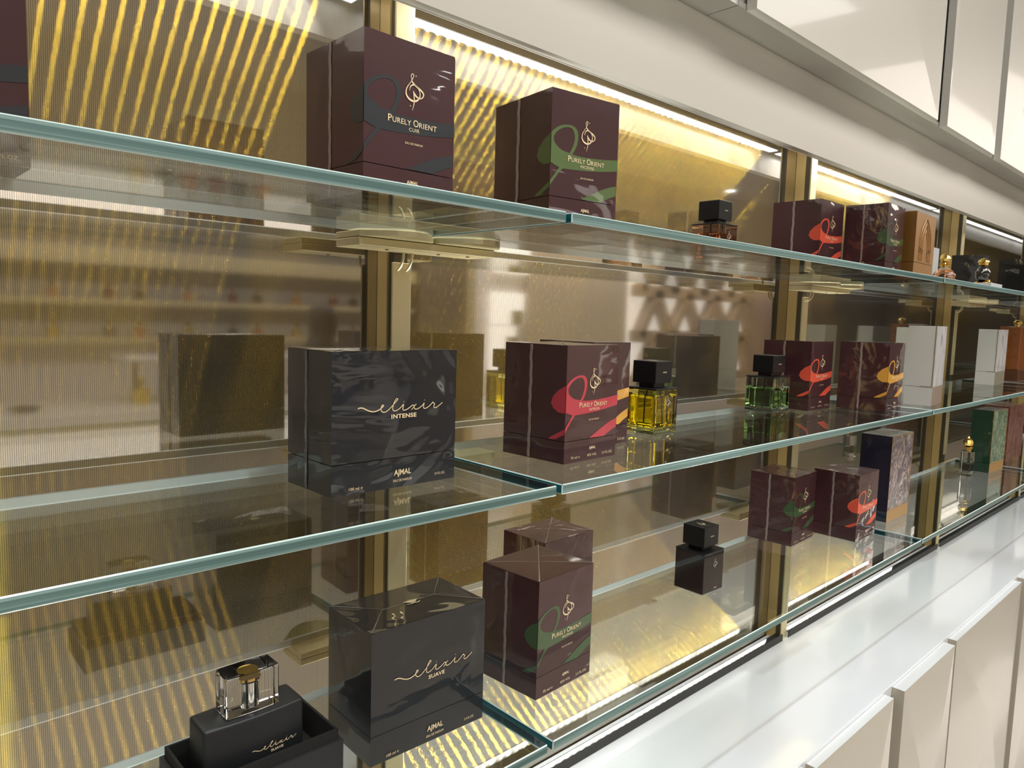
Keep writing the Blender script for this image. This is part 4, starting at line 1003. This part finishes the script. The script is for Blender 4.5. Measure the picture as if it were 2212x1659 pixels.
# head with face
m = MB(); n, k = 24, 18
for j in range(k+1):
    t = PI*j/k; z = math.cos(t); rr = math.sin(t)
    for i in range(n):
        a = 2*PI*i/n; x = rr*math.cos(a)*0.076; y = rr*math.sin(a)*0.095; zz = z*0.118
        if z < 0: x *= 1-0.22*(-z)**1.2; y *= 1-0.05*(-z)
        fr_ = max(0, -math.sin(a))*rr
        y -= 0.020*math.exp(-((x/0.011)**2))*math.exp(-(((zz+0.012)/0.020)**2))*(fr_ > 0.5)      # nose
        y += 0.008*fr_*(math.exp(-(((abs(x)-0.032)/0.014)**2))*math.exp(-(((zz-0.012)/0.012)**2)))  # eye sockets
        y -= 0.006*fr_*math.exp(-((x/0.022)**2))*math.exp(-(((zz+0.056)/0.010)**2))                 # lips
        m.v.append((x, y-0.01, hc+zz))
for j in range(k):
    for i in range(n):
        i2 = (i+1) % n; m.f.append((j*n+i, j*n+i2, (j+1)*n+i2, (j+1)*n+i)); m.m.append(0)
hd_ = m.build('head', skin, r, smooth=True)
for s in (-1, 1):
    MB().lathe([(0.001, -0.010), (0.009, -0.005), (0.011, 0), (0.009, 0.005), (0.001, 0.010)], (s*0.031, -0.088, hc+0.012), 14).build('eye', plain('eye', (0.06, 0.05, 0.05), 0.2), hd_, smooth=True)
MB().lathe([(0.002, -0.006), (0.020, -0.001), (0.020, 0.002), (0.002, 0.006)], (0, -0.094, hc-0.056), 14, sy=0.4).build('mouth', plain('lips', (0.40, 0.14, 0.12), 0.4), hd_, smooth=True)
# headscarf: hood open at the face, draped to the shoulders
m = MB(); n = 30
rings = [(hc+0.132, 0.02, 0.02, 0.01), (hc+0.126, 0.06, 0.07, 0.01), (hc+0.10, 0.088, 0.105, 0.01), (hc+0.05, 0.100, 0.118, 0.012), (hc-0.02, 0.100, 0.118, 0.015), (hc-0.09, 0.098, 0.108, 0.01), (hc-0.14, 0.110, 0.105, 0.0), (hc-0.19, 0.165, 0.125, 0.0), (hc-0.27, 0.200, 0.145, 0.0)]
for (z, rx, ry, cy_) in rings:
    for i in range(n+1):
        t = i/n; open_ = 0.34 if hc-0.10 < z < hc+0.08 else 0.0
        a = -PI/2+open_*PI/2*1.15+t*(2*PI-open_*PI*1.15); m.v.append((rx*math.cos(a), cy_+ry*math.sin(a), z))
for j in range(len(rings)-1):
    for i in range(n): q = j*(n+1)+i; m.f.append((q, q+1, q+n+2, q+n+1)); m.m.append(0)
o = m.build('headscarf', plain('dark_scarf_cloth', (0.035, 0.030, 0.030), 0.85), r, smooth=True)
sd = o.modifiers.new('t', 'SOLIDIFY'); sd.thickness = 0.005
loft([(0.04, 0.27, 0.23, 0, 0), (0.3, 0.235, 0.20, 0, 0), (0.7, 0.19, 0.165, 0, 0), (0.95, 0.165, 0.135, 0, 0), (1.1, 0.17, 0.125, 0, 0), (1.2, 0.175, 0.12, 0, 0), (1.26, 0.12, 0.09, 0, 0), (1.30, 0.06, 0.06, 0, 0)]).build('robe', robe, r, smooth=True)
for s in (-1, 1):
    MB().tube(smooth_path([(s*0.15, 0, 1.22), (s*0.195, 0.01, 1.10), (s*0.215, 0.01, 0.98), (s*0.17, -0.09, 0.93), (s*0.10, -0.17, 0.935)], 4), [0.075]*6+[0.066]*6+[0.062]*5, 14).build('sleeve', robe, r, smooth=True)
print('LEDS', NL, 'objects', len(bpy.data.objects))
